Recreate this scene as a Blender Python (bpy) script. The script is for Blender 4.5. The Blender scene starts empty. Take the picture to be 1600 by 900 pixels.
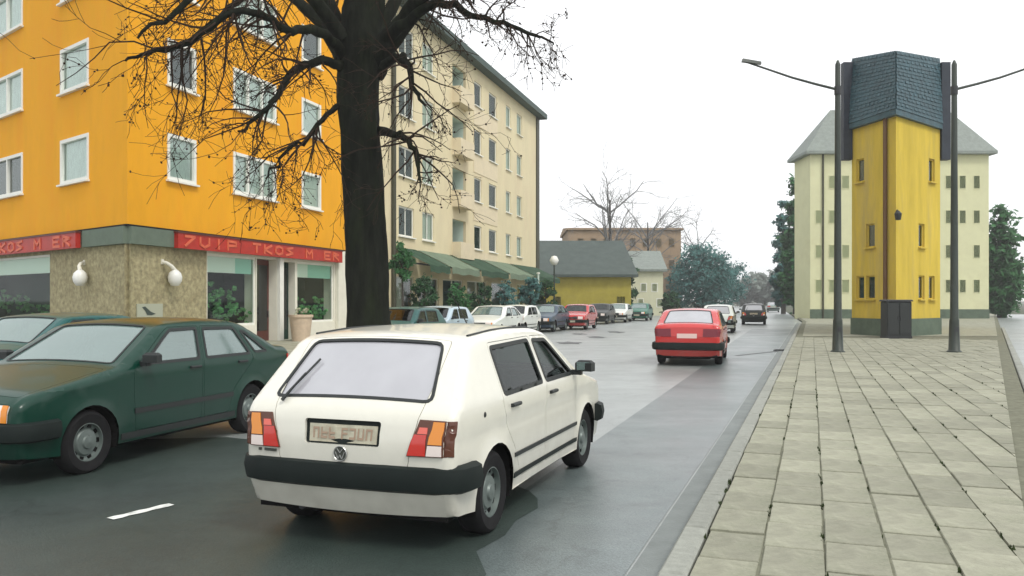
import bpy, bmesh, math, random
import numpy as np
from mathutils import Vector, Matrix
from mathutils.geometry import delaunay_2d_cdt
R = math.radians
rnd = random.Random(7)
sc = bpy.context.scene
COL = sc.collection

# ------------------------------------------------------------------ camera, sky, sun, exposure
FPX, CAMH, HOR = 1300.0, 1.63, 470.0
cam_d = bpy.data.cameras.new('camera')
cam_d.sensor_fit = 'HORIZONTAL'; cam_d.sensor_width = 36.0
cam_d.lens = FPX/1600*36.0
cam_d.shift_y = (HOR-450.0)/1600.0
cam_d.clip_start = 0.1; cam_d.clip_end = 4000
cam = bpy.data.objects.new('camera', cam_d); COL.objects.link(cam)
cam.location = (0, 0, CAMH); cam.rotation_euler = (R(90), 0, 0)
sc.camera = cam

SUN_EL, SUN_AZ = 52.0, 140.0        # degrees; azimuth clockwise from +Y (behind the camera, to the right)
world = bpy.data.worlds.new('World'); sc.world = world; world.use_nodes = True
nt = world.node_tree; bg = nt.nodes['Background']
sky = nt.nodes.new('ShaderNodeTexSky'); sky.sky_type = 'NISHITA'; sky.sun_disc = False
sky.sun_elevation = R(SUN_EL); sky.sun_rotation = R(SUN_AZ)
sky.air_density = 1.0; sky.dust_density = 4.0; sky.ozone_density = 1.0
hs = nt.nodes.new('ShaderNodeHueSaturation'); hs.inputs['Saturation'].default_value = 0.25
mx = nt.nodes.new('ShaderNodeMix'); mx.data_type = 'RGBA'; mx.inputs['Factor'].default_value = 0.75
mx.inputs['B'].default_value = (17.0, 17.2, 17.4, 1)      # closed white overcast
nt.links.new(sky.outputs[0], hs.inputs['Color']); nt.links.new(hs.outputs[0], mx.inputs['A'])
nt.links.new(mx.outputs['Result'], bg.inputs['Color'])
bg.inputs['Strength'].default_value = 0.085
sun_d = bpy.data.lights.new('sun', 'SUN'); sun_d.energy = 1.6; sun_d.angle = R(14); sun_d.color = (1.0, 0.96, 0.88)
sun = bpy.data.objects.new('sun', sun_d); COL.objects.link(sun)
a, e = R(SUN_AZ), R(SUN_EL)
to_sun = Vector((math.sin(a)*math.cos(e), math.cos(a)*math.cos(e), math.sin(e)))
sun.rotation_euler = to_sun.to_track_quat('Z', 'Y').to_euler()
sun.location = (0, -20, 40)
sc.view_settings.view_transform = 'Standard'; sc.view_settings.look = 'None'
sc.view_settings.gamma = 1.0; sc.view_settings.use_curve_mapping = False
sc.view_settings.exposure = 0.10

# ------------------------------------------------------------------ projection helpers (picture measurements -> places on the ground)
def G(px, py):
    Y = FPX*CAMH/(py-HOR); return Vector(((px-800)/FPX*Y, Y, 0))
def P3(px, py, Y): return Vector(((px-800)/FPX*Y, Y, CAMH+(HOR-py)/FPX*Y))
def ZH(py, Y): return CAMH+(HOR-py)/FPX*Y

# ------------------------------------------------------------------ materials
MATS = {}
def mat(name, col, rough=0.7, spec=0.4, metal=0.0, nscale=6.0, namt=0.0, bump=0.0, bscale=None, coat=0.0, objvar=0.0,
        dirt=None, dirt_amt=0.0, stretch=None, emit=None):
    if name in MATS: return MATS[name]
    m = bpy.data.materials.new(name); m.use_nodes = True; MATS[name] = m
    t = m.node_tree; b = t.nodes['Principled BSDF']
    N = lambda k: t.nodes.new(k)
    b.inputs['Roughness'].default_value = rough; b.inputs['Specular IOR Level'].default_value = spec
    b.inputs['Metallic'].default_value = metal; b.inputs['Coat Weight'].default_value = coat
    b.inputs['Coat Roughness'].default_value = 0.22 if 'asphalt' in name else 0.06
    out = None
    tc = N('ShaderNodeTexCoord'); co = tc.outputs['Object']
    if stretch:
        mp = N('ShaderNodeMapping'); mp.inputs['Scale'].default_value = stretch
        t.links.new(co, mp.inputs['Vector']); co = mp.outputs[0]
    if namt > 0:
        n = N('ShaderNodeTexNoise'); n.inputs['Scale'].default_value = nscale; n.inputs['Detail'].default_value = 6; n.inputs['Roughness'].default_value = 0.65
        t.links.new(co, n.inputs['Vector'])
        r = N('ShaderNodeMapRange'); r.inputs['From Min'].default_value = 0.3; r.inputs['From Max'].default_value = 0.7
        r.inputs['To Min'].default_value = 1-namt; r.inputs['To Max'].default_value = 1+namt
        t.links.new(n.outputs[0], r.inputs['Value'])
        mm = N('ShaderNodeMix'); mm.data_type = 'RGBA'; mm.blend_type = 'MULTIPLY'; mm.inputs['Factor'].default_value = 1
        mm.inputs['A'].default_value = (*col, 1); t.links.new(r.outputs[0], mm.inputs['B']); out = mm.outputs['Result']
    if dirt:
        n = N('ShaderNodeTexNoise'); n.inputs['Scale'].default_value = nscale*0.35+0.3; n.inputs['Detail'].default_value = 8; n.inputs['Roughness'].default_value = 0.7
        t.links.new(co, n.inputs['Vector'])
        r = N('ShaderNodeMapRange'); r.inputs['From Min'].default_value = 0.5; r.inputs['From Max'].default_value = 0.7
        r.inputs['To Min'].default_value = 0; r.inputs['To Max'].default_value = dirt_amt; t.links.new(n.outputs[0], r.inputs['Value'])
        mm = N('ShaderNodeMix'); mm.data_type = 'RGBA'; t.links.new(r.outputs[0], mm.inputs['Factor'])
        if out: t.links.new(out, mm.inputs['A'])
        else: mm.inputs['A'].default_value = (*col, 1)
        mm.inputs['B'].default_value = (*dirt, 1); out = mm.outputs['Result']
    if objvar > 0:
        oi = N('ShaderNodeObjectInfo')
        r = N('ShaderNodeMapRange'); r.inputs['To Min'].default_value = 1-objvar; r.inputs['To Max'].default_value = 1+objvar
        t.links.new(oi.outputs['Random'], r.inputs['Value'])
        mm = N('ShaderNodeMix'); mm.data_type = 'RGBA'; mm.blend_type = 'MULTIPLY'; mm.inputs['Factor'].default_value = 1
        if out: t.links.new(out, mm.inputs['A'])
        else: mm.inputs['A'].default_value = (*col, 1)
        t.links.new(r.outputs[0], mm.inputs['B']); out = mm.outputs['Result']
    if out: t.links.new(out, b.inputs['Base Color'])
    else: b.inputs['Base Color'].default_value = (*col, 1)
    if bump > 0:
        n = N('ShaderNodeTexNoise'); n.inputs['Scale'].default_value = bscale or nscale*4; n.inputs['Detail'].default_value = 5
        t.links.new(co, n.inputs['Vector'])
        bp = N('ShaderNodeBump'); bp.inputs['Strength'].default_value = bump; bp.inputs['Distance'].default_value = 0.02
        t.links.new(n.outputs[0], bp.inputs['Height']); t.links.new(bp.outputs[0], b.inputs['Normal'])
    if emit:
        b.inputs['Emission Color'].default_value = (*emit[0], 1); b.inputs['Emission Strength'].default_value = emit[1]
    return m
def paint(name, col, rough=0.32, dirt=(0.12, 0.10, 0.07), dirt_amt=0.10):
    """Car paint: clear coat outside, dark trim on the inside of the sheet metal, road grime low down."""
    if name in MATS: return MATS[name]
    if max(col) < .3: dirt = tuple(c*.5+.004 for c in col)
    m = mat(name, col, rough, 0.5 if max(col) > .2 else .3, nscale=9, namt=0.03, coat=0.7 if max(col) > .2 else .18)
    t = m.node_tree; b = t.nodes['Principled BSDF']
    src = b.inputs['Base Color'].links[0].from_socket
    tc = t.nodes.new('ShaderNodeTexCoord'); sx = t.nodes.new('ShaderNodeSeparateXYZ'); t.links.new(tc.outputs['Object'], sx.inputs[0])
    n = t.nodes.new('ShaderNodeTexNoise'); n.inputs['Scale'].default_value = 5; n.inputs['Detail'].default_value = 7
    t.links.new(tc.outputs['Object'], n.inputs['Vector'])
    r = t.nodes.new('ShaderNodeMapRange'); r.inputs['From Min'].default_value = 0.75; r.inputs['From Max'].default_value = 0.25
    r.inputs['To Min'].default_value = 0.0; r.inputs['To Max'].default_value = 1.0; t.links.new(sx.outputs['Z'], r.inputs['Value'])
    mu = t.nodes.new('ShaderNodeMath'); mu.operation = 'MULTIPLY'; t.links.new(n.outputs[0], mu.inputs[0]); t.links.new(r.outputs[0], mu.inputs[1])
    ad = t.nodes.new('ShaderNodeMath'); ad.operation = 'MULTIPLY'; ad.inputs[1].default_value = 0.9+dirt_amt; t.links.new(mu.outputs[0], ad.inputs[0])
    dm = t.nodes.new('ShaderNodeMix'); dm.data_type = 'RGBA'; t.links.new(ad.outputs[0], dm.inputs['Factor'])
    t.links.new(src, dm.inputs['A']); dm.inputs['B'].default_value = (*[c*0.45+d*0.55 for c, d in zip(col, dirt)], 1)
    g = t.nodes.new('ShaderNodeNewGeometry'); bm_ = t.nodes.new('ShaderNodeMix'); bm_.data_type = 'RGBA'
    t.links.new(g.outputs['Backfacing'], bm_.inputs['Factor']); t.links.new(dm.outputs['Result'], bm_.inputs['A'])
    bm_.inputs['B'].default_value = (0.03, 0.03, 0.03, 1); t.links.new(bm_.outputs['Result'], b.inputs['Base Color'])
    return m
def glass(name, tint, refl=0.12, rough=0.03, film=None, film_amt=0.0, rmax=0.9):
    """Thin pane: tinted see-through, mirror reflection that grows at grazing angles, and an optional pale film (dust, and sky reflection painted as flat colour)."""
    if name in MATS: return MATS[name]
    m = bpy.data.materials.new(name); m.use_nodes = True; MATS[name] = m
    t = m.node_tree; t.nodes.clear(); N = t.nodes.new
    o = N('ShaderNodeOutputMaterial'); tr = N('ShaderNodeBsdfTransparent'); tr.inputs[0].default_value = (*tint, 1)
    gl = N('ShaderNodeBsdfGlossy'); gl.inputs['Roughness'].default_value = rough; gl.inputs[0].default_value = (0.95, 1, 1, 1)
    lw = N('ShaderNodeLayerWeight'); lw.inputs['Blend'].default_value = 0.25
    r = N('ShaderNodeMapRange'); r.inputs['To Min'].default_value = refl; r.inputs['To Max'].default_value = rmax
    t.links.new(lw.outputs['Fresnel'], r.inputs['Value'])
    base = tr.outputs[0]
    if film:
        d = N('ShaderNodeBsdfDiffuse'); d.inputs[0].default_value = (*film, 1)
        n = N('ShaderNodeTexNoise'); n.inputs['Scale'].default_value = 3.0; n.inputs['Detail'].default_value = 5
        tc = N('ShaderNodeTexCoord'); t.links.new(tc.outputs['Object'], n.inputs['Vector'])
        rr = N('ShaderNodeMapRange'); rr.inputs['From Min'].default_value = 0.3; rr.inputs['From Max'].default_value = 0.7
        rr.inputs['To Min'].default_value = film_amt*0.93; rr.inputs['To Max'].default_value = min(1, film_amt*1.07)
        t.links.new(n.outputs[0], rr.inputs['Value'])
        ms = N('ShaderNodeMixShader'); t.links.new(rr.outputs[0], ms.inputs[0]); t.links.new(base, ms.inputs[1]); t.links.new(d.outputs[0], ms.inputs[2])
        base = ms.outputs[0]
    ms = N('ShaderNodeMixShader'); t.links.new(r.outputs[0], ms.inputs[0]); t.links.new(base, ms.inputs[1]); t.links.new(gl.outputs[0], ms.inputs[2])
    t.links.new(ms.outputs[0], o.inputs[0])
    return m

def asphalt(name, col, rough, coat, crack=0.28, seed=0.0):
    """road surface: aggregate grain, worn and stained areas, thin wandering cracks, damp sheen"""
    m = bpy.data.materials.new(name); m.use_nodes = True; t = m.node_tree; b = t.nodes['Principled BSDF']; N = t.nodes.new; K = t.links.new
    tc = N('ShaderNodeTexCoord'); mp = N('ShaderNodeMapping'); mp.inputs['Location'].default_value = (seed, seed*1.7, 0); K(tc.outputs['Object'], mp.inputs[0]); co = mp.outputs[0]
    def noise(sc_, det, r0, r1, f0=.3, f1=.7):
        n = N('ShaderNodeTexNoise'); n.inputs['Scale'].default_value = sc_; n.inputs['Detail'].default_value = det; n.inputs['Roughness'].default_value = .65; K(co, n.inputs['Vector'])
        r = N('ShaderNodeMapRange'); r.inputs['From Min'].default_value = f0; r.inputs['From Max'].default_value = f1; r.inputs['To Min'].default_value = r0; r.inputs['To Max'].default_value = r1; K(n.outputs[0], r.inputs['Value']); return n, r
    def mul(a_, b_):
        q = N('ShaderNodeMath'); q.operation = 'MULTIPLY'; K(a_, q.inputs[0]); K(b_, q.inputs[1]); return q.outputs[0]
    n1, big = noise(.35, 6, .72, 1.22); n2, mid = noise(2.2, 5, .88, 1.12); n3, fine = noise(70, 3, .62, 1.42); n4, stain = noise(.9, 4, 1.0, .62, .58, .72)
    v = N('ShaderNodeTexVoronoi'); v.feature = 'DISTANCE_TO_EDGE'; v.inputs['Scale'].default_value = crack
    wn = N('ShaderNodeTexNoise'); wn.inputs['Scale'].default_value = 1.3; wn.inputs['Detail'].default_value = 6; K(co, wn.inputs['Vector'])
    va = N('ShaderNodeVectorMath'); va.operation = 'SCALE'; va.inputs['Scale'].default_value = 1.6; K(wn.outputs['Color'], va.inputs[0]); vb = N('ShaderNodeVectorMath'); K(co, vb.inputs[0]); K(va.outputs[0], vb.inputs[1]); K(vb.outputs[0], v.inputs['Vector'])
    cr = N('ShaderNodeMapRange'); cr.inputs['From Min'].default_value = 0.0; cr.inputs['From Max'].default_value = .006; cr.inputs['To Min'].default_value = .72; cr.inputs['To Max'].default_value = 1; K(v.outputs['Distance'], cr.inputs['Value'])
    f = mul(mul(mul(big.outputs[0], mid.outputs[0]), mul(fine.outputs[0], stain.outputs[0])), cr.outputs[0])
    mm = N('ShaderNodeMix'); mm.data_type = 'RGBA'; mm.blend_type = 'MULTIPLY'; mm.inputs['Factor'].default_value = 1; mm.inputs['A'].default_value = (*col, 1); K(f, mm.inputs['B']); K(mm.outputs['Result'], b.inputs['Base Color'])
    _, rr = noise(.6, 5, rough-.12, rough+.14); K(rr.outputs[0], b.inputs['Roughness'])
    bp = N('ShaderNodeBump'); bp.inputs['Strength'].default_value = .55; bp.inputs['Distance'].default_value = .006; K(n3.outputs[0], bp.inputs['Height']); K(bp.outputs[0], b.inputs['Normal'])
    bp2 = N('ShaderNodeBump'); bp2.inputs['Strength'].default_value = .25; bp2.inputs['Distance'].default_value = .004; K(n3.outputs[0], bp2.inputs['Height']); K(bp2.outputs[0], b.inputs['Coat Normal'])
    b.inputs['Coat Weight'].default_value = coat; b.inputs['Coat Roughness'].default_value = .30; b.inputs['Specular IOR Level'].default_value = .5
    MATS[name] = m; return m
M_asphalt = asphalt('asphalt', (0.255, 0.28, 0.272), 0.45, 0.6)
M_asphalt_patch = asphalt('asphalt_patch', (0.105, 0.132, 0.132), 0.42, 0.5, .2, 3.0)
M_asphalt_shade = asphalt('asphalt_shade', (0.030, 0.046, 0.040), 0.5, 0.25, .22, 7.0)  # dark tone stands in for shade under and beside the hatchback
M_gutter = mat('gutter_concrete', (0.16, 0.18, 0.175), 0.55, 0.4, nscale=3, namt=0.2, bump=0.2, bscale=60)
M_slab = mat('paving_slab', (0.285, 0.285, 0.220), 0.8, 0.3, nscale=4, namt=0.26, bump=0.35, bscale=45, objvar=0.17, dirt=(0.11, 0.125, 0.08), dirt_amt=0.65)
M_joint = mat('paving_bed', (0.15, 0.152, 0.11), 0.9, 0.2, nscale=8, namt=0.3)
M_kerb = mat('kerb_granite', (0.26, 0.27, 0.24), 0.7, 0.3, nscale=14, namt=0.15, bump=0.2, objvar=0.08)
M_ground = mat('ground_soil', (0.09, 0.10, 0.07), 0.95, 0.1, nscale=0.4, namt=0.3)
M_mark = mat('road_paint', (0.72, 0.74, 0.70), 0.6, 0.3, nscale=12, namt=0.1, dirt=(0.15, 0.16, 0.15), dirt_amt=0.6)
M_tar = mat('tar', (0.02, 0.025, 0.025), 0.4, 0.5)
M_iron = mat('cast_iron', (0.03, 0.032, 0.035), 0.5, 0.5, metal=0.3, nscale=20, namt=0.2)
M_orange = mat('orange_plaster', (0.80, 0.37, 0.014), 0.85, 0.2, nscale=2.0, namt=0.06, bump=0.15, bscale=50, dirt=(0.70, 0.25, 0.012), dirt_amt=0.5, stretch=(1, 1, 0.3))
M_cream = mat('cream_plaster', (0.68, 0.60, 0.40), 0.9, 0.2, nscale=0.9, namt=0.06, dirt=(0.64, 0.52, 0.36), dirt_amt=0.6, stretch=(1, 1, 0.4))
M_pinkp = mat('pink_plaster', (0.69, 0.60, 0.43), 0.9, 0.2, nscale=2, namt=0.06)
M_loggia = mat('loggia_blue', (0.55, 0.66, 0.60), 0.9, 0.2, nscale=2, namt=0.05)
M_beige = mat('pebble_render', (0.36, 0.32, 0.19), 0.95, 0.2, nscale=7, namt=0.4, bump=0.6, bscale=25, dirt=(0.24, 0.2, 0.11), dirt_amt=0.6)
M_greyband = mat('grey_green_fascia', (0.13, 0.17, 0.13), 0.8, 0.3, nscale=3, namt=0.1)
M_redsign = mat('red_sign', (0.42, 0.022, 0.012), 0.45, 0.4, nscale=4, namt=0.15)
M_letter = mat('sign_letter', (0.66, 0.13, 0.06), 0.5, 0.4, nscale=4, namt=0.1)
M_white = mat('white_paint', (0.78, 0.78, 0.72), 0.5, 0.4, nscale=5, namt=0.04)
M_whiter = mat('white_render', (0.74, 0.72, 0.62), 0.8, 0.3, nscale=3, namt=0.05)
M_dark = mat('soffit_shade', (0.012, 0.014, 0.014), 0.9, 0.1)
M_darkroof = mat('dark_eave', (0.035, 0.065, 0.055), 0.6, 0.4, nscale=4, namt=0.15)
M_pipe = mat('dark_olive_pipe', (0.05, 0.05, 0.03), 0.6, 0.4)
M_brownpipe = mat('brown_pipe', (0.12, 0.06, 0.02), 0.6, 0.4)
M_redbrown = mat('red_brown_door', (0.10, 0.025, 0.018), 0.5, 0.4, nscale=6, namt=0.15)
M_bark = mat('bark', (0.011, 0.0125, 0.009), 0.95, 0.06, nscale=7, namt=0.6, bump=1.0, bscale=9, stretch=(1, 1, 0.22), dirt=(0.020, 0.028, 0.012), dirt_amt=0.7)
M_twig = mat('twig_bark', (0.032, 0.020, 0.014), 0.95, 0.1)
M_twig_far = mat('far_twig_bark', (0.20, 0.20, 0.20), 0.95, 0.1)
M_plastic = mat('black_plastic', (0.018, 0.022, 0.022), 0.55, 0.4, nscale=8, namt=0.1)
M_bumper = mat('bumper_plastic', (0.007, 0.012, 0.011), 0.6, 0.25, nscale=6, namt=0.15)
M_rubber = mat('tyre_rubber', (0.012, 0.012, 0.013), 0.85, 0.2, nscale=20, namt=0.2)
M_rim = mat('steel_rim', (0.14, 0.17, 0.16), 0.45, 0.5, metal=0.35, nscale=10, namt=0.1)
M_hub = mat('hub_silver', (0.42, 0.43, 0.42), 0.35, 0.5, metal=0.6)
M_under = mat('underbody', (0.008, 0.008, 0.008), 0.95, 0.1)
M_seat = mat('seat_cloth', (0.06, 0.062, 0.058), 0.95, 0.1, nscale=20, namt=0.2)
M_lred = mat('lens_red', (0.55, 0.03, 0.02), 0.15, 0.6, coat=0.5)
M_lpink = mat('lens_bright_red', (0.75, 0.12, 0.08), 0.15, 0.6, coat=0.5)
M_lamber = mat('lens_amber', (0.72, 0.24, 0.01), 0.15, 0.6, coat=0.5)
M_lclear = mat('lens_clear', (0.80, 0.70, 0.66), 0.15, 0.6, coat=0.5)
M_lgrey = mat('lens_smoke', (0.20, 0.17, 0.13), 0.2, 0.6, coat=0.4)
M_lbase = mat('lens_housing', (0.10, 0.035, 0.02), 0.25, 0.5)
M_plate = mat('number_plate', (0.46, 0.44, 0.34), 0.5, 0.4, nscale=14, namt=0.2, dirt=(0.30, 0.20, 0.13), dirt_amt=0.5)
M_platech = mat('plate_characters', (0.36, 0.26, 0.19), 0.6, 0.3)
M_chrome = mat('chrome', (0.6, 0.62, 0.62), 0.15, 0.5, metal=1.0)
M_badge = mat('badge_dark', (0.05, 0.055, 0.045), 0.4, 0.5)
G_side = glass('car_glass', (0.13, 0.24, 0.18), 0.05, rmax=0.6)
G_rear = glass('car_rear_glass', (0.25, 0.28, 0.28), 0.10, 0.05, film=(0.62, 0.62, 0.67), film_amt=0.62)  # pale film paints reflected sky onto the pane, along with dust
G_pale = glass('car_glass_pale', (0.35, 0.45, 0.42), 0.16, 0.05, film=(0.30, 0.44, 0.41), film_amt=0.38)
G_win = glass('window_glass', (0.85, 0.92, 0.88), 0.10)
G_shop = glass('shop_glass', (0.85, 0.95, 0.88), 0.025, rmax=0.45)
G_dkwin = glass('dark_window_glass', (0.7, 0.8, 0.75), 0.03, rmax=0.5)
M_curtain = mat('net_curtain', (0.74, 0.80, 0.77), 0.95, 0.1, nscale=9, namt=0.2, stretch=(3, 3, 0.4))
M_room = mat('dim_room', (0.016, 0.040, 0.028), 0.95, 0.1)
M_shutter = mat('pale_blind', (0.60, 0.60, 0.52), 0.8, 0.2)
M_steel = mat('lamp_post_paint', (0.020, 0.030, 0.022), 0.5, 0.5, nscale=10, namt=0.2)
M_yellow = mat('yellow_plaster', (0.58, 0.43, 0.06), 0.9, 0.2, nscale=1.6, namt=0.16, bump=.1, bscale=40, dirt=(0.42, 0.33, 0.12), dirt_amt=0.8, stretch=(1, 1, 0.18))
M_pale = mat('pale_plaster', (0.62, 0.62, 0.40), 0.9, 0.2, nscale=0.5, namt=0.06, dirt=(0.5, 0.48, 0.30), dirt_amt=0.4)
M_slate = mat('slate_roof', (0.028, 0.075, 0.095), 0.5, 0.4, nscale=2.5, namt=0.35, bump=0.3)
M_slatedk = mat('slate_dark', (0.022, 0.030, 0.045), 0.6, 0.4, nscale=3, namt=0.2)
M_greyroof = mat('grey_tile_roof', (0.22, 0.25, 0.23), 0.7, 0.3, nscale=3, namt=0.15, bump=0.2)
M_plinth = mat('green_grey_plinth', (0.10, 0.135, 0.10), 0.85, 0.2, nscale=2, namt=0.2)
M_hall = mat('ochre_wall', (0.34, 0.29, 0.055), 0.9, 0.2, nscale=1, namt=0.15)
M_hallroof = mat('hall_roof', (0.065, 0.085, 0.078), 0.7, 0.3, nscale=1.2, namt=0.2)
M_brown = mat('brown_cladding', (0.33, 0.24, 0.16), 0.9, 0.2, nscale=0.6, namt=0.12)
M_awn1 = mat('awning_sage', (0.15, 0.20, 0.14), 0.9, 0.2, nscale=2, namt=0.15)
M_awn2 = mat('awning_green', (0.035, 0.075, 0.045), 0.9, 0.2, nscale=2, namt=0.2)
M_awn3 = mat('awning_brown', (0.20, 0.09, 0.04), 0.9, 0.2, nscale=2, namt=0.2)
M_leafdk = mat('leaf_dark_green', (0.018, 0.060, 0.022), 0.7, 0.25, nscale=3, namt=0.5)
M_leafgr = mat('leaf_green', (0.030, 0.11, 0.035), 0.7, 0.25, nscale=2, namt=0.5)
M_leafteal = mat('leaf_blue_green', (0.055, 0.150, 0.140), 0.7, 0.25, nscale=1.5, namt=0.45)
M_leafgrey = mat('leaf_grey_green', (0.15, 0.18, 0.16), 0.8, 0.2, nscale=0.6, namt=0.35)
M_leafshop = mat('leaf_shop_plants', (0.10, 0.30, 0.10), 0.6, 0.3, nscale=6, namt=0.5)
M_tan = mat('tan_plastic', (0.58, 0.46, 0.34), 0.7, 0.3, nscale=5, namt=0.1)
M_globe = mat('white_globe', (0.80, 0.80, 0.76), 0.3, 0.5)
M_poster = mat('poster_pale', (0.42, 0.44, 0.34), 0.7, 0.3)
M_ink = mat('poster_ink', (0.05, 0.07, 0.06), 0.7, 0.3)
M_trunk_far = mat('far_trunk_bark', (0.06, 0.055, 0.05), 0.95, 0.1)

# ------------------------------------------------------------------ mesh helpers
class MB:
    def __init__(s): s.v = []; s.f = []
    def add(s, verts, faces):
        o = len(s.v); s.v.extend(tuple(v) for v in verts); s.f.extend(tuple(i+o for i in f) for f in faces)
    def box(s, x0, x1, y0, y1, z0, z1, T=None):
        vs = [Vector((x, y, z)) for z in (z0, z1) for y in (y0, y1) for x in (x0, x1)]
        if T: vs = [T @ v for v in vs]
        s.add(vs, [(0, 2, 3, 1), (4, 5, 7, 6), (0, 1, 5, 4), (2, 6, 7, 3), (0, 4, 6, 2), (1, 3, 7, 5)])
    def cbox(s, x0, x1, y0, y1, z0, z1, c=0.006, T=None):
        """box with its top edges chamfered"""
        lo = [(x0, y0, z0), (x1, y0, z0), (x1, y1, z0), (x0, y1, z0)]
        mi = [(x0, y0, z1-c), (x1, y0, z1-c), (x1, y1, z1-c), (x0, y1, z1-c)]
        hi = [(x0+c, y0+c, z1), (x1-c, y0+c, z1), (x1-c, y1-c, z1), (x0+c, y1-c, z1)]
        vs = [Vector(v) for v in lo+mi+hi]
        if T: vs = [T @ v for v in vs]
        fs = [(3, 2, 1, 0), (8, 9, 10, 11)]
        for a in (0, 4):
            for k in range(4): fs.append((a+k, a+(k+1) % 4, a+4+(k+1) % 4, a+4+k))
        s.add(vs, fs)
    def quad(s, a, b, c, d): s.add([a, b, c, d], [(0, 1, 2, 3)])
    def prism(s, poly, z0, z1):
        n = len(poly)
        vs = [(p[0], p[1], z0) for p in poly]+[(p[0], p[1], z1) for p in poly]
        s.add(vs, [tuple(range(n-1, -1, -1)), tuple(range(n, 2*n))]+[(i, (i+1) % n, n+(i+1) % n, n+i) for i in range(n)])
    def tube(s, pts, rad, n=8, cap=True):
        pts = [Vector(p) for p in pts]
        if not hasattr(rad, '__len__'): rad = [rad]*len(pts)
        base = len(s.v); up = None
        for i, p in enumerate(pts):
            d = (pts[min(i+1, len(pts)-1)]-pts[max(i-1, 0)])
            if d.length < 1e-9: d = Vector((0, 0, 1))
            d.normalize()
            if up is None: up = d.orthogonal().normalized()
            else:
                up = up-d*up.dot(d)
                up = up.normalized() if up.length > 1e-6 else d.orthogonal().normalized()
            w = d.cross(up)
            for k in range(n):
                t = 2*math.pi*k/n; s.v.append(tuple(p+(up*math.cos(t)+w*math.sin(t))*rad[i]))
        for i in range(len(pts)-1):
            for k in range(n):
                a = base+i*n+k; b = base+i*n+(k+1) % n; s.f.append((a, b, b+n, a+n))
        if cap:
            s.f.append(tuple(base+k for k in range(n-1, -1, -1)))
            s.f.append(tuple(base+(len(pts)-1)*n+k for k in range(n)))
    def lathe(s, prof, n=24, T=None):
        """prof: list of (radius, height) about local z"""
        base = len(s.v)
        for r, h in prof:
            for k in range(n):
                t = 2*math.pi*k/n; v = Vector((r*math.cos(t), r*math.sin(t), h)); s.v.append(tuple(T @ v if T else v))
        for i in range(len(prof)-1):
            for k in range(n):
                a = base+i*n+k; b = base+i*n+(k+1) % n; s.f.append((a, b, b+n, a+n))
    def mesh(s, name, m, smooth=None):
        me = bpy.data.meshes.new(name); me.from_pydata(s.v, [], s.f); me.materials.append(m)
        if smooth is not None:
            me.polygons.foreach_set('use_smooth', [True]*len(me.polygons))
            if smooth < 180: me.set_sharp_from_angle(angle=R(smooth))
        me.update(); return me
    def build(s, name, m, parent=None, smooth=None, **kw):
        return link(name, s.mesh(name, m, smooth), parent, **kw)
def link(name, me, parent=None, loc=None, rz=None, mtl=None):
    o = bpy.data.objects.new(name, me); COL.objects.link(o)
    if parent: o.parent = parent
    if loc is not None: o.location = loc
    if rz is not None: o.rotation_euler = (0, 0, rz)
    if mtl:
        o.material_slots[0].link = 'OBJECT'; o.material_slots[0].material = mtl
    return o
def tag(o, label=None, cat=None, group=None, kind=None):
    if label: o['label'] = label
    if cat: o['category'] = cat
    if group: o['group'] = group
    if kind: o['kind'] = kind
    return o
def empty(name, loc=(0, 0, 0), rz=0.0):
    o = bpy.data.objects.new(name, None); COL.objects.link(o); o.location = loc; o.rotation_euler = (0, 0, rz); return o
def stuff(o): o['kind'] = 'stuff'; return o
def zrot(T): return math.atan2(T[1][0], T[0][0])

# ------------------------------------------------------------------ street geometry
US = Vector((0.287, 0.958, 0)); US.normalize()          # street direction
UK = Vector((0.339, 0.941, 0)); UK.normalize()          # right kerb direction
RN = Vector((UK.y, -UK.x, 0))
def kerbX(Y): return 1.317+0.36*(Y-5.576) if Y < 62 else 1.317+0.36*56.424+0.31*(Y-62)
def sideX(Y): return 7.09+0.576*(Y-11.33)
FAC0 = lambda Y: -18.45+0.30*Y                          # left facade line

def strip(name, pts_l, pts_r, z, m, parent=None):
    b = MB(); n = len(pts_l)
    for i in range(n-1):
        b.quad((*pts_l[i], z), (*pts_r[i], z), (*pts_r[i+1], z), (*pts_l[i+1], z))
    return b.build(name, m, parent)
g = MB(); g.quad((-1500, -300, -0.01), (1500, -300, -0.01), (1500, 2600, -0.01), (-1500, 2600, -0.01))
tag(g.build('ground', M_ground), kind='structure')
Ys = [-4, 2, 5.576, 10, 20, 35, 62, 100, 160, 260]
road = strip('road', [(FAC0(y)+5.2, y) for y in Ys], [(kerbX(y)-0.02, y) for y in Ys], 0.0, M_asphalt); tag(road, kind='structure')
# broad apron of the side street on the left corner (continues the carriageway)
ap = MB(); ap.quad((-60, -4, -0.004), (-12, -4, -0.004), (-5, 18, -0.004), (-60, 55, -0.004)); tag(ap.build('road_side_street', M_asphalt), kind='structure')
# darker resurfaced band along the right kerb
Yp = [-3, 3, 6, 11, 20, 32, 48]
seam = lambda Y: 1.69+0.335*(Y-10.98)-0.25
tag(strip('road_patch', [(seam(y)+0.10*math.sin(y*1.7), y) for y in Yp], [(kerbX(y)-0.42, y) for y in Yp], 0.004, M_asphalt_patch), kind='structure')
tag(strip('gutter', [(kerbX(y)-0.40, y) for y in Ys[:7]], [(kerbX(y)-0.005, y) for y in Ys[:7]], 0.008, M_gutter), kind='structure')
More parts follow.
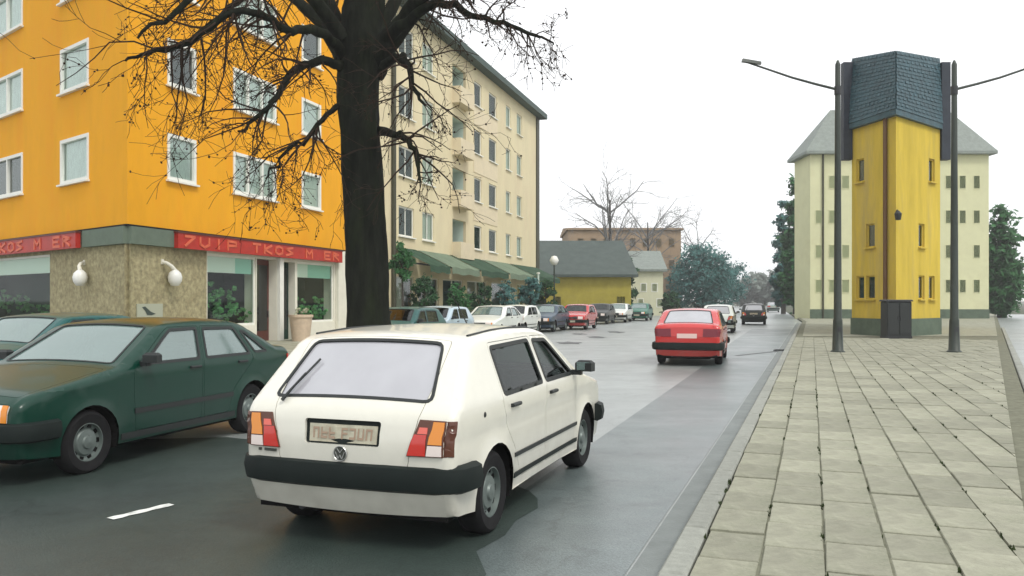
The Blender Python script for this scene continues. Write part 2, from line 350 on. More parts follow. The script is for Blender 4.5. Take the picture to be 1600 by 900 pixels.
# road beyond the wedge on the far right
Yr = [2, 6, 11.33, 20, 35, 60, 100]
tag(strip('road_right', [(sideX(y)+0.0, y) for y in Yr], [(sideX(y)+7.5, y) for y in Yr], 0.0, M_asphalt), kind='structure')
pvr = MB(); pvr.quad((sideX(2)+7.5, 2, .1), (60, 2, .1), (110, 100, .1), (sideX(100)+7.5, 100, .1)); tag(pvr.build('pavement_far_right', M_slab), kind='structure')

# pavement wedge: bed, slabs, kerb stones
KH = 0.10
Yw = [-1, 2, 5.576, 11.33, 20, 35, 62, 100]
pav = strip('pavement', [(kerbX(y)+0.02, y) for y in Yw], [(sideX(y)-0.02 if y > 0 else kerbX(y)+1.1, y) for y in Yw], KH-0.012, M_joint)
tag(pav, kind='structure')
SW, SL, GAP = 0.362, 0.60, 0.0095
k0 = Vector((1.317, 5.576, 0))-UK*6.0
cells = []
def clip_side(poly):
    """cut a slab outline along the side-street kerb"""
    f = lambda p: p.x-(sideX(p.y)-0.28*1.16); o = []
    for i in range(len(poly)):
        p, q = poly[i], poly[(i+1) % len(poly)]; fp_, fq = f(p), f(q)
        if fp_ <= 0: o.append(p)
        if (fp_ < 0) != (fq < 0): o.append(p.lerp(q, fp_/(fp_-fq)))
    return o
for i in range(0, 40):
    for j in range(0, 60):
        off = i*SW; al = 1.2+j*SL+(0.5*SL if i % 2 else 0)+0.06*math.sin(i*2.3)
        c = k0+UK*(al+SL/2)+RN*(off+SW/2)
        if c.y < 2.2 or c.y > 36 or 800+FPX*c.x/c.y > 1760: continue
        qd = [k0+UK*(al+a_)+RN*(off+b_) for a_, b_ in ((GAP/2, GAP/2), (SL-GAP/2, GAP/2), (SL-GAP/2, SW-GAP/2), (GAP/2, SW-GAP/2))]
        ck = clip_side(qd)
        if len(ck) < 3: continue
        cells.append((c.length, c, off, al, None if len(ck) == 4 and all((p-q).length < 1e-6 for p, q in zip(ck, qd)) else ck))
cells.sort(key=lambda t: t[0])
rot_k = math.atan2(UK.y, UK.x)
slab_mesh = []
for k in range(4):
    b = MB(); r_ = random.Random(k)
    b.cbox(-SL/2+GAP+r_.uniform(0, .010), SL/2-GAP, -SW/2+GAP/2, SW/2-GAP/2-r_.uniform(0, .006), -0.05, 0.0, 0.006)
    slab_mesh.append(b.mesh('paving_slab', M_slab))
far = MB()
for n_, (_, c, off, al, ck) in enumerate(cells):
    dz = rnd.uniform(-0.007, 0.006)
    if n_ < 298:
        if ck:
            q = MB(); q.prism([(p-c).xy for p in ck], -.05, 0.0); o = q.build('paving_slab', M_slab, pav, loc=(c.x, c.y, KH+dz)); continue
        o = link('paving_slab', slab_mesh[rnd.randrange(4)], pav, (c.x+rnd.uniform(-.003, .003), c.y+rnd.uniform(-.004, .004), KH+dz), rot_k+rnd.uniform(-.010, .010))
        o.rotation_euler.x = rnd.uniform(-.004, .004); o.rotation_euler.y = rnd.uniform(-.003, .003)
    elif ck: far.prism([p.xy for p in ck], KH-.05, KH+dz)
    else:
        T = Matrix.Translation((c.x, c.y, KH+dz)) @ Matrix.Rotation(rot_k, 4, 'Z')
        far.cbox(-SL/2+GAP/2, SL/2-GAP/2, -SW/2+GAP/2, SW/2-GAP/2, -0.05, 0, 0.006, T)
stuff(far.build('paving_slab_distant', M_slab, pav))
strip('pavement_far', [(kerbX(y)+0.3, y) for y in (36, 62, 100)], [(sideX(y)-0.3, y) for y in (36, 62, 100)], KH, M_slab, pav)
wd = MB(); rw2 = random.Random(9)                         # moss and weeds in the joints
for k in range(420):
    i = rw2.randrange(0, 26); al = 1.0+(rw2.random()**1.6)*20; p = k0+UK*(al+2)+RN*(i*SW+rw2.uniform(-.006, .006))
    if p.y < 3 or p.x > sideX(p.y)-.3: continue
    for q_ in range(rw2.randint(3, 9)):
        o_ = p+UK*rw2.uniform(-.06, .06)+RN*rw2.uniform(-.01, .01); h_ = rw2.uniform(.006, .028); w_ = rw2.uniform(.006, .014); an = rw2.uniform(0, 6.28); dx, dy = math.cos(an)*w_, math.sin(an)*w_
        wd.add([(o_.x-dx, o_.y-dy, KH-.012), (o_.x+dx, o_.y+dy, KH-.012), (o_.x+dy*.8, o_.y-dx*.8, KH+h_)], [(0, 1, 2)])
stuff(wd.build('weeds', mat('weeds', (.035, .05, .02), .9, .1)))
kb = MB(); kb.cbox(-0.495, 0.495, -0.165, -0.005, -0.12, KH+0.006, 0.018); kme = kb.mesh('kerb_stone', M_kerb, 40)
for j in range(0, 70):
    c = k0+UK*(j*1.0-1.5)
    if c.y < 1.0 or c.y > 58: continue
    link('kerb_stone', kme, pav, (c.x, c.y, rnd.uniform(-.004, .004)), rot_k+math.pi)
d2 = Vector((0.576, 1, 0)).normalized(); rot2 = math.atan2(d2.y, d2.x)
for j in range(0, 52):
    c = Vector((sideX(3), 3, 0))+d2*(j*1.0)
    link('kerb_stone', kme, pav, (c.x, c.y, rnd.uniform(-.004, .004)), rot2)
# left pavement in front of the buildings
lp = MB()
yl = [14, 24.2, 40, 68, 90]
for i in range(len(yl)-1):
    a_, b_ = yl[i], yl[i+1]
    lp.quad((FAC0(a_)-0.5, a_, .11), (FAC0(a_)+5.2, a_, .11), (FAC0(b_)+5.2, b_, .11), (FAC0(b_)-0.5, b_, .11))
    lp.quad((FAC0(a_)+5.2, a_, .11), (FAC0(a_)+5.2, a_, -.05), (FAC0(b_)+5.2, b_, -.05), (FAC0(b_)+5.2, b_, .11))
tag(lp.build('pavement_left', M_slab), kind='structure')
# shade painted as a darker asphalt sheet in the near lane, under the white hatchback and across to the left
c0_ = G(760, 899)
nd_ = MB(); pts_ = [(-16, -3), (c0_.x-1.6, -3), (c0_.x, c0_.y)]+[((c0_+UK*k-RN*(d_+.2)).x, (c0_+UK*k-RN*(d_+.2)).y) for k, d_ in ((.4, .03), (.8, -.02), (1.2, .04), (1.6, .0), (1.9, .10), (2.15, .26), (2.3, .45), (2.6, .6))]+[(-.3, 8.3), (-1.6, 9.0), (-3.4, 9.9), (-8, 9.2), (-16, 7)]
nd_.add([(x, y, .008) for x, y in pts_], [tuple(range(len(pts_)))]); tag(nd_.build('road_shade_near', M_asphalt_shade), kind='structure')
# white dash on the carriageway
def dash(a_, b_, w):
    d = (b_-a_).normalized(); n_ = Vector((-d.y, d.x, 0))*w/2; q = MB(); k = 8
    for i in range(k):
        p, p2 = a_.lerp(b_, i/k), a_.lerp(b_, (i+1)/k); j0, j1 = 1+.2*math.sin(i*2.1), 1+.2*math.sin(i*2.1+2.1)
        q.quad((*(p-n_*j0).xy, .013), (*(p2-n_*j1).xy, .013), (*(p2+n_*j1).xy, .013), (*(p+n_*j0).xy, .013))
    return q
o = dash(G(172, 813), G(268, 790), 0.085).build('road_marking', M_mark); tag(o, 'short white painted dash on the dark asphalt left of the white hatchback', 'road marking')
# drain grate and tar seam across the lane near the lamp post
t = MB(); a_, b_ = G(1150, 556), G(1216, 549); d_ = (b_-a_).normalized(); n_ = Vector((-d_.y, d_.x, 0))*0.07
t.quad((*(a_-n_).xy, .012), (*(b_-n_).xy, .012), (*(b_+n_).xy, .012), (*(a_+n_).xy, .012))
tag(t.build('tar_seam', M_tar), 'dark tar seam across the lane towards the gutter grate', 'road seam')
gr = empty('drain_grate', (*G(1219, 548).xy, 0), rot_k); tag(gr, 'small black iron drain grate in the gutter at the right kerb', 'drain grate')
q = MB(); q.box(-.32, .32, -.2, -.16, .008, .03); q.box(-.32, .32, .16, .2, .008, .03); q.box(-.32, -.28, -.16, .16, .008, .03); q.box(.28, .32, -.16, .16, .008, .03); q.build('rim', M_iron, gr)
for k in range(6): q = MB(); q.box(-.235+k*.09, -.205+k*.09, -.16, .16, .009, .026); q.build('bar', M_iron, gr)
# dark repair patches on the far lane
for n_, (px, py, w, l, lab) in enumerate([(890, 536, .5, .9, 'small dark tar patch on the road nearest the white car roof'), (932, 527, .4, 1.0, 'dark tar patch on the road between the dark blue parked car and the red saloon'),
                             (962, 519, .4, 1.2, 'thin dark tar patch on the road beyond the others, by the red saloon'), (905, 522, .35, .8, 'dark tar patch on the road in front of the parked red car')]):
    c = G(px, py); q = MB(); pts = []
    for k in range(12):
        tt = 2*math.pi*k/12; rr = 1+0.25*math.sin(k*2.7+n_)
        pts.append((c.x+math.cos(tt)*w*rr, c.y+math.sin(tt)*l*rr, .006))
    q.add(pts, [tuple(range(12))]); tag(q.build('tar_patch', M_tar), lab, 'road patch', 'dark repair patches on the far lane')

# ------------------------------------------------------------------ facades
def wall_open(b, T, x0, x1, z0, z1, ops, depth=0.16, y=0.0):
    """front sheet with real openings and reveals; local x along, -y outward"""
    xs = sorted({x0, x1, *[v for o in ops for v in o[:2]]}); zs = sorted({z0, z1, *[v for o in ops for v in o[2:4]]})
    for i in range(len(xs)-1):
        for j in range(len(zs)-1):
            cx, cz = (xs[i]+xs[i+1])/2, (zs[j]+zs[j+1])/2
            if any(o[0] < cx < o[1] and o[2] < cz < o[3] for o in ops): continue
            b.quad(*[T @ Vector(v) for v in ((xs[i], y, zs[j]), (xs[i+1], y, zs[j]), (xs[i+1], y, zs[j+1]), (xs[i], y, zs[j+1]))])
    for xa, xb, za, zb in [o[:4] for o in ops]:
        d = depth
        for q in (((xa, y, za), (xa, y, zb), (xa, y+d, zb), (xa, y+d, za)), ((xb, y, za), (xb, y+d, za), (xb, y+d, zb), (xb, y, zb)),
                  ((xa, y, zb), (xb, y, zb), (xb, y+d, zb), (xa, y+d, zb)), ((xa, y, za), (xa, y+d, za), (xb, y+d, za), (xb, y, za))):
            b.quad(*[T @ Vector(v) for v in q])
WC = {}
def window(root, T, xa, xb, za, zb, sashes=2, fr=0.09, m_fr=None, back=None, y=0.05, sill=True, pane_m=None, proud=0.0):
    """frame part with pane, blind/curtain and sill sub-parts"""
    m_fr = m_fr or M_white; w, h = round(xb-xa, 2), round(zb-za, 2)
    key = (w, h, sashes, fr, proud)
    if key not in WC:
        f = MB(); f.box(0, w, -proud, .06, 0, fr); f.box(0, w, -proud, .06, h-fr, h); f.box(0, fr, -proud, .06, fr, h-fr); f.box(w-fr, w, -proud, .06, fr, h-fr)
        for k in range(1, sashes): f.box(w*k/sashes-fr*.4, w*k/sashes+fr*.4, -proud+.004, .055, fr, h-fr)
        pw = w/sashes
        p = MB(); p.quad((fr*.9, .03, fr*.9), (pw-fr*.3, .03, fr*.9), (pw-fr*.3, .03, h-fr*.9), (fr*.9, .03, h-fr*.9))
        bk = MB(); bk.quad((0.01, .09, 0.01), (w-.01, .09, .01), (w-.01, .09, h-.01), (.01, .09, h-.01))
        s = MB(); s.box(-.06, w+.06, -.12, .0, -.06, -.004)
        WC[key] = (f.mesh('window', m_fr), p.mesh('pane', G_win), bk.mesh('curtain', M_curtain), s.mesh('sill', m_fr))
    fm, pm, bm_, sm = WC[key]
    o = link('window', fm, root, T @ Vector((xa, y, za)), zrot(T), m_fr)
    for k in range(sashes): link('pane', pm, o, (w*k/sashes, 0, 0), mtl=pane_m or G_win)
    link('curtain', bm_, o, mtl=back or M_curtain)
    if sill: link('sill', sm, o, (0, -y-.002, 0))
    return o
def onT(corner, ang): return Matrix.Translation(corner) @ Matrix.Rotation(ang, 4, 'Z')

# ---- orange corner building
CO = Vector((FAC0(24.2), 24.2, 0))
A_R = math.atan2(0.958, 0.287)
T_R = Matrix.Rotation(A_R, 4, 'Z')                      # relative to root at CO
LDIR = Vector((-0.766, 0.643, 0)); LL = 17.5
A_L = math.atan2(0.643*1, -0.766)+math.pi               # left facade runs from its far end to the corner
T_L = Matrix.Translation(LDIR*LL) @ Matrix.Rotation(A_L, 4, 'Z')
UF = Vector((math.cos(A_R), math.sin(A_R), 0))
def xR(px):                                             # picture column -> metres along the right facade
    k = (px-800)/FPX; return (CO.x-k*CO.y)/(k*UF.y-UF.x)
def xL(px):
    k = (px-800)/FPX; return LL-(CO.x-k*CO.y)/(k*LDIR.y-LDIR.x)
ob = empty('corner_building', CO); tag(ob, 'bright orange corner block with shops and a red sign on its ground floor', 'building')
RL = xR(540); ZO, ZT = 3.87, 17.2
rows = [5.4+2.95*k for k in range(4)]
ops_r, ops_l = [], []
for z in rows:
    for (a_, b_, s_) in ((261, 306, 1), (364, 431, 3), (471, 501, 1)):
        ops_r.append((xR(a_), xR(b_), z, z+1.45, s_))
    for (a_, b_, s_) in ((95, 139, 1), (-33, 36, 3), (-104, -74, 1)):
        ops_l.append((xL(a_), xL(b_), z, z+1.45, s_))
w = MB()
wall_open(w, T_R, 0, RL, ZO, ZT, [o[:4] for o in ops_r]); wall_open(w, T_L, 0, LL, ZO, ZT, [o[:4] for o in ops_l])
Rp, Lp = UF*RL, LDIR*LL; BK = Rp+Vector((-9.58, 2.87, 0)); BL = Lp+Vector((2, 9, 0))
for a_, b_ in ((Rp, BK), (BK, BL), (BL, Lp)):
    w.quad((*a_.xy, 0), (*b_.xy, 0), (*b_.xy, ZT), (*a_.xy, ZT))
w.add([(*p.xy, ZO) for p in (Vector((0, 0, 0)), Rp, BK, BL, Lp)], [(4, 3, 2, 1, 0)])
w.build('wall', M_orange, ob)
wi = 0
for T, ops in ((T_R, ops_r), (T_L, ops_l)):
    for (a_, b_, za, zb, s_) in ops:
        wi += 1
        dark = (wi % 5 == 4)
        window(ob, T, a_, b_, za, zb, s_, 0.11, M_white, M_room if dark else M_curtain, y=0.03, proud=0.06)
rf = MB()
off = [Vector((0.6, -0.9, 0)), Rp+Vector((0.7, 0.2, 0)), BK+Vector((0, .5, 0)), BL+Vector((-.5, .5, 0)), Lp+Vector((-.7, -.3, 0))]
rf.prism([p.xy for p in off], ZT, ZT+0.3)
cen = sum(off, Vector())/5; n0 = len(rf.v)
rf.add([(*p.xy, ZT+.3) for p in off]+[(cen.x, cen.y, ZT+3.2)], [(i, (i+1) % 5, 5) for i in range(5)])
rf.build('roof', M_darkroof, ob)
# ground floor, right side
GS = 0.10
bk1, bk2 = xR(327), xR(541)
gf = MB()
ops_g = [(xR(328), xR(404), 0.75, 3.22), (xR(405), xR(436), 0.05, 3.2), (xR(443), xR(464.5), 0.05, 3.15), (xR(468), xR(525), 0.75, 3.2)]
wall_open(gf, T_R, 0.0, bk1, 0, ZO-.02, [], y=GS)
gf.build('shop_wall', M_beige, ob)
gw = MB(); wall_open(gw, T_R, bk1, RL, 0, ZO-.02, ops_g, depth=0.5, y=GS); gw.build('shop_front', M_whiter, ob)
gl_ = MB(); opl = [(xL(-60), xL(73), 0.75, 3.2)]
wall_open(gl_, T_L, 0, LL, 0, ZO-.02, opl, depth=.5, y=GS); gl_.build('shop_wall', M_beige, ob)
def gbox(name, T, x0, x1, y0, y1, z0, z1, m, par=ob):
    q = MB(); q.box(x0, x1, y0, y1, z0, z1, T); return q.build(name, m, par)
def rel(p_root, v): return v
gbox('fascia', T_R, 0.06, xR(268), -0.10, GS-.01, 3.30, ZO-.06, M_greyband)
gbox('fascia', T_L, xL(133), LL-.06, -0.10, GS-.01, 3.30, ZO-.06, M_greyband)
gbox('soffit_shade_bar', T_R, 0, RL, -0.05, GS-.02, ZO-.055, ZO-.004, M_dark)  # solid black bar painted as the shade below the overhang
gbox('soffit_shade_bar', T_L, 0, LL, -0.05, GS-.02, ZO-.055, ZO-.004, M_dark)
gbox('corner_pillar', T_R, xR(527), xR(541)-.02, -0.06, GS-.01, 0.0, ZO-.06, M_whiter)
gbox('door_post', T_R, xR(436.5), xR(442.5), -0.03, GS-.012, 0.0, 3.27, M_white)
def shopwin(T, x0, x1, z0, z1, par, blinds, seed):
    w_ = x1-x0
    f = MB(); f.box(x0, x1, .16, .22, z0, z0+.08, T); f.box(x0, x1, .16, .22, z1-.08, z1, T); f.box(x0, x0+.08, .16, .22, z0+.08, z1-.08, T); f.box(x1-.08, x1, .16, .22, z0+.08, z1-.08, T)
    fo = f.build('shop_window', M_white, par)
    p = MB(); p.quad(*[T @ Vector(v) for v in ((x0+.07, .19, z0+.07), (x1-.07, .19, z0+.07), (x1-.07, .19, z1-.07), (x0+.07, .19, z1-.07))]); p.build('pane', G_shop, fo)
    for (fa, fb, m) in blinds:
        q = MB(); q.box(x0+.1+fa*(w_-.2), x0+.1+fb*(w_-.2), .235, .26, z1-.62, z1-.02, T); q.build('blind', m, fo)
    d = MB(); q0 = [(x0, .55), (x0, 1.7), (x1, 1.7), (x1, .55)]
    d.quad(*[T @ Vector(v) for v in ((x0-.3, 1.7, 0), (x1+.3, 1.7, 0), (x1+.3, 1.7, z1+.1), (x0-.3, 1.7, z1+.1))])
    d.quad(*[T @ Vector(v) for v in ((x0-.3, .6, 0), (x0-.3, 1.7, 0), (x0-.3, 1.7, z1+.1), (x0-.3, .6, z1+.1))])
    d.quad(*[T @ Vector(v) for v in ((x1+.3, .6, 0), (x1+.3, 1.7, 0), (x1+.3, 1.7, z1+.1), (x1+.3, .6, z1+.1))])
    d.quad(*[T @ Vector(v) for v in ((x0-.3, .6, z1+.1), (x1+.3, .6, z1+.1), (x1+.3, 1.7, z1+.1), (x0-.3, 1.7, z1+.1))])
    d.quad(*[T @ Vector(v) for v in ((x0-.3, .6, z0-.02), (x1+.3, .6, z0-.02), (x1+.3, 1.7, z0-.02), (x0-.3, 1.7, z0-.02))])
    d.build('display_interior', M_room, fo)
M_bl1 = mat('blind_white', (0.72, 0.76, 0.72), 0.8, 0.2); M_bl2 = mat('blind_aqua', (0.35, 0.60, 0.52), 0.8, 0.2)
shopwin(T_R, *ops_g[0], ob, [(0, .62, M_bl1), (.62, 1, M_bl2)], 1)
shopwin(T_R, *ops_g[3], ob, [(0, .33, M_bl1), (.33, 1, M_bl2)], 2)
shopwin(T_L, *opl[0], ob, [(0, .4, M_bl2), (.4, 1, M_bl1)], 3)
def door(T, x0, x1, z1, m, par, depth):
    q = MB(); q.box(x0, x1, depth, depth+.06, .05, z1, T); d = q.build('door', m, par)
    q = MB(); q.quad(*[T @ Vector(v) for v in ((x0+.12, depth-.012, .5), (x1-.12, depth-.012, .5), (x1-.12, depth-.012, z1-.2), (x0+.12, depth-.012, z1-.2))]); q.build('pane', glass('door_glass', (.2, .3, .3), .06), d)
    q = MB(); q.box(x1-.1, x1-.06, depth-.06, depth-.005, 1.0, 1.25, T); q.build('handle', M_chrome, d)
door(T_R, *ops_g[1][:2], 3.18, M_redbrown, ob, .45); door(T_R, *ops_g[2][:2], 3.13, M_room, ob, .40)
for T in (T_R,):
    q = MB(); q.tube([T @ Vector((xR(543.5), -.06, .0)), T @ Vector((xR(543.5), -.06, ZT))], .06, 8); q.build('downpipe', M_pipe, ob)
# red sign with raised strokes (the lettering cannot be read in the photograph: only its strokes are followed)
def sign_board(T, x0, x1, z0, z1, label, mirror=False):
    s = empty('shop_sign', CO+T @ Vector(((x0+x1)/2, -.12, (z0+z1)/2)), zrot(T)); tag(s, label, 'shop sign', 'red shop signs on the orange building')
    W_, H_ = x1-x0, z1-z0
    q = MB(); q.box(-W_/2, W_/2, -.13, .02, -H_/2, H_/2); q.build('board', M_redsign, s)
    q = MB(); q.box(-W_/2-.03, W_/2+.03, -.16, .03, H_/2, H_/2+.05); q.build('cap_rail', M_redbrown, s)
    glyphs = {'z': [(0, 1, 1, 1), (1, 1, 0, 0)], 'u': [(0, 1, 0, .3), (0, .3, .5, 0), (.5, 0, 1, .3), (1, .3, 1, 1)], 'i': [(.5, 0, .5, 1)],
              'p': [(0, 0, 0, 1), (0, 1, 1, .9), (1, .9, 1, .5), (1, .5, 0, .45)], 't': [(.5, 0, .5, 1), (0, 1, 1, 1)], 'k': [(0, 0, 0, 1), (0, .45, 1, 1), (0, .45, 1, 0)],
              'o': [(0, .2, 0, .8), (0, .8, .5, 1), (.5, 1, 1, .8), (1, .8, 1, .2), (1, .2, .5, 0), (.5, 0, 0, .2)], 's': [(1, 1, 0, .8), (0, .8, 1, .3), (1, .3, 0, 0)],
              'm': [(0, 0, 0, 1), (0, 1, .5, .4), (.5, .4, 1, 1), (1, 1, 1, 0)], 'r': [(0, 0, 0, 1), (0, 1, 1, .75), (1, .75, 0, .5), (.3, .5, 1, 0)], 'e': [(0, 0, 0, 1), (0, 1, 1, 1), (0, .5, .8, .5), (0, 0, 1, 0)]}
    seq = 'zuip tkos m er'; step = W_*.96/len(seq); gh = H_*.62; gw = step*.62
    for n_, ch in enumerate(seq):
        if ch == ' ': continue
        b = MB(); gx = -W_*.48+n_*step+step*.15
        for (xa, za, xb, zb) in glyphs[ch]:
            p, p2 = Vector((gx+xa*gw, -.155, -gh/2+za*gh)), Vector((gx+xb*gw, -.155, -gh/2+zb*gh))
            d = (p2-p).normalized(); n2 = Vector((-d.z, 0, d.x))*.04; p -= d*.03; p2 += d*.03
            b.add([p-n2, p2-n2, p2+n2, p+n2]+[v+Vector((0, .025, 0)) for v in (p-n2, p2-n2, p2+n2, p+n2)], [(0, 1, 2, 3), (7, 6, 5, 4), (0, 4, 5, 1), (1, 5, 6, 2), (2, 6, 7, 3), (3, 7, 4, 0)])
        b.build('letter', M_letter, s)
sign_board(T_R, xR(268), xR(527), 3.28, 3.76, 'long red sign board with orange letters above the shop windows right of the corner')
sign_board(T_L, xL(-60), xL(131), 3.28, 3.76, 'long red sign board with orange letters on the facade at the left edge')
# wall lamp and poster
def wall_lamp(T, x, z, lab):
    l = empty('wall_lamp', CO+T @ Vector((x, GS, z)), zrot(T)); tag(l, lab, 'wall lamp', 'white globe lamps on the corner building')
    q = MB(); q.lathe([(0, -.42), (.17, -.40), (.30, -.2), (.33, 0), (.27, .2), (.14, .33), (.08, .36), (0, .36)], 18, Matrix.Translation((0, -.38, -.1))); q.build('globe', M_globe, l, 60)
    q = MB(); q.tube([(-.42, 0, .62), (-.36, -.2, .56), (-.2, -.34, .42), (0, -.38, .22)], [.07, .085, .09, .1], 8); q.build('arm', M_whiter, l, 60)
    q = MB(); q.box(-.5, -.34, -.04, 0, .5, .74); q.build('plate', M_whiter, l)
    l.scale = (.66, .66, .66)
wall_lamp(T_R, xR(267), ZH(430, 26.0), 'white globe wall lamp on the beige wall beside the red sign')
wall_lamp(T_L, xL(133), ZH(430, 26.0), 'white globe wall lamp on the beige wall left of the building corner')
ps = empty('poster_board', CO+T_R @ Vector((xR(237), GS-.01, ZH(487, 25.2))), A_R); tag(ps, 'pale poster board with a dark bird-like mark on the beige wall', 'poster')
q = MB(); q.box(-.55, .55, -.04, 0, -.24, .24); q.build('board', M_poster, ps)
q = MB(); q.add([(-.36, -.045, .14), (-.22, -.045, .16), (.02, -.045, .0), (.24, -.045, -.07), (.05, -.045, -.11), (-.14, -.045, -.10), (-.22, -.045, .02)], [tuple(range(7))]); q.build('bird_mark', M_ink, ps)

# ---- cream apartment block further along
cb = empty('apartment_block', CO+UF*RL); tag(cb, 'five storey cream apartment block with dark eaves behind the big tree', 'building')
T_C = Matrix.Rotation(A_R, 4, 'Z')
xC = lambda px: xR(px)-RL
CL = xC(841); ZC = 16.7
colspec = [(623, 647, 2), (660, 678, 2), (741, 752.5, 1), (764, 776, 1), (790.5, 798, 1), (807.5, 815.5, 1)]
rowsC = [4.95+3.1*k for k in range(4)]
ops, logs = [], []
for z in rowsC:
    for (a_, b_, s_) in colspec: ops.append((xC(a_), xC(b_), z, z+1.55, s_))
    logs.append((xC(707), xC(728), z-.75, z+1.6))
shops = [(xC(616+38*k), xC(616+38*k+32), 0.5, 2.9) for k in range(5)]+[(xC(808), xC(820), .3, 2.9), (xC(824), xC(834), .3, 2.9)]
w = MB(); wall_open(w, T_C, .01, CL, 0, ZC, [o[:4] for o in ops]+shops, depth=.18)
ops_all = [o[:4] for o in ops]+shops
w = MB(); wall_open(w, T_C, .01, CL, 0, ZC, ops_all+logs, depth=.18)
Dp = 11.0
for q_ in (((CL, 0, 0), (CL, Dp, 0), (CL, Dp, ZC), (CL, 0, ZC)), ((.01, Dp, 0), (.01, 0, 0), (.01, 0, ZC), (.01, Dp, ZC)), ((CL, Dp, 0), (.01, Dp, 0), (.01, Dp, ZC), (CL, Dp, ZC))):
    w.quad(*[T_C @ Vector(v) for v in q_])
w.build('wall', M_cream, cb)
for n_, (a_, b_, za, zb, s_) in enumerate(ops):
    col = n_ % 6
    back = M_shutter if (col in (1, 4) or (col == 5 and n_ % 4)) else M_room
    window(cb, T_C, a_, b_, za, zb, s_, 0.09, M_white if col != 5 else M_whiter, back, y=0.07, sill=True, pane_m=G_dkwin)
for (xa, xb, za, zb) in logs:
    q = MB()
    for v in (((xa, 1.3, za), (xb, 1.3, za), (xb, 1.3, zb), (xa, 1.3, zb)), ((xa, .18, za), (xa, 1.3, za), (xa, 1.3, zb), (xa, .18, zb)), ((xb, .18, za), (xb, .18, zb), (xb, 1.3, zb), (xb, 1.3, za)),
              ((xa, .18, zb), (xa, 1.3, zb), (xb, 1.3, zb), (xb, .18, zb)), ((xa, .18, za), (xb, .18, za), (xb, 1.3, za), (xa, 1.3, za))):
        q.quad(*[T_C @ Vector(p) for p in v])
    lo = q.build('loggia', M_loggia, cb)
    q = MB(); q.box(xa-.05, xb+.05, -.55, .0, za-.04, za+.95, T_C); q.build('parapet', M_pinkp, lo)
    q = MB(); q.box(xa+.9, xb-.2, 1.22, 1.27, za+.02, zb-.2, T_C); q.build('balcony_door', M_room, lo)
for z in rowsC:
    for (a_, b_) in ((740, 777), ):
        q = MB(); q.box(xC(a_), xC(b_), -.03, -.002, z-1.25, z-.12, T_C); q.build('spandrel_panel', M_pinkp, cb)
q = MB(); q.box(-.3, CL+.5, -.65, .0, ZC-.02, ZC+.38, T_C); q.box(-.3, CL+.5, 0, Dp+.5, ZC+.01, ZC+.36, T_C)
q.add([T_C @ Vector(v) for v in ((-.3, -.62, ZC+.39), (CL+.5, -.62, ZC+.39), (CL-3, Dp/2, ZC+1.9), (3, Dp/2, ZC+1.9), (-.3, Dp+.5, ZC+.39), (CL+.5, Dp+.5, ZC+.39))], [(0, 1, 2, 3), (1, 5, 2), (5, 4, 3, 2), (4, 0, 3)])
q.build('roof', M_darkroof, cb)
q = MB(); q.tube([T_C @ Vector((xC(612), -.12, 0)), T_C @ Vector((xC(612), -.12, ZC))], .12, 8); q.build('downpipe', M_pipe, cb)
q = MB(); q.box(CL-.75, CL+.04, -.10, .55, .02, ZC-.03, T_C); q.build('corner_strip', M_pipe, cb)
for k, (xa, xb, za, zb) in enumerate(shops):
    q = MB(); q.box(xa, xb, .1, .16, za, za+.07, T_C); q.box(xa, xb, .1, .16, zb-.07, zb, T_C); q.box(xa, xa+.08, .1, .16, za+.07, zb-.07, T_C); q.box(xb-.08, xb, .1, .16, za+.07, zb-.07, T_C)
    q.box((xa+xb)/2-.04, (xa+xb)/2+.04, .105, .155, za+.07, zb-.07, T_C)
    f = q.build('shop_window', M_whiter, cb)
    q = MB(); q.quad(*[T_C @ Vector(v) for v in ((xa+.05, .13, za+.05), (xb-.05, .13, za+.05), (xb-.05, .13, zb-.05), (xa+.05, .13, zb-.05))]); q.build('pane', G_win, f)
    q = MB(); q.quad(*[T_C @ Vector(v) for v in ((xa, .6, za), (xb, .6, za), (xb, .6, zb), (xa, .6, zb))]); q.build('display_back', [M_shutter, M_awn3, M_room, M_beige, M_room, M_loggia, M_room][k], f)
q = MB(); q.tube([T_C @ Vector((CL*.62, 3.5, ZC+1)), T_C @ Vector((CL*.62, 3.5, ZC+3.0)), T_C @ Vector((CL*.62+.8, 3.5, ZC+3.1))], .03, 6); q.build('aerial', M_pipe, cb)
# awnings on the cream block
aw = [(614, 650, M_awn2, 'dark green awning over the first cream-block shop next to the tree trunk'), (652, 700, M_awn1, 'pale sage awning, second along the cream block'),
      (702, 750, M_awn2, 'dark green awning in the middle of the cream block'), (752, 794, M_awn1, 'pale sage awning, fourth along the cream block'), (796, 838, M_awn2, 'dark green awning at the far end of the cream block')]
for (a_, b_, m, lab) in aw:
    xa, xb = xC(a_), xC(b_)-.12
    r_ = empty('awning', CO+UF*RL+T_C @ Vector(((xa+xb)/2, 0, 4.15)), A_R); tag(r_, lab, 'awning', 'awnings along the cream block')
    h = (xb-xa)/2; n_ = 10; q = MB()
    for k in range(n_):
        x0, x1 = -h+2*h*k/n_, -h+2*h*(k+1)/n_; s0 = .04*math.sin(k*1.3); s1 = .04*math.sin((k+1)*1.3)
        q.quad((x0, -2.0, -.75+s0), (x1, -2.0, -.75+s1), (x1, -.02, .2), (x0, -.02, .2)); q.quad((x0, -2.03, -1.1+s0), (x1, -2.03, -1.1+s1), (x1, -2.0, -.75+s1), (x0, -2.0, -.75+s0))
    q.build('canopy', m, r_)
    for sx in (-h+.1, h-.1):
        q = MB(); q.tube([(sx, -.03, -.5), (sx, -1.95, -.78)], .025, 6); q.build('arm', M_plastic, r_)

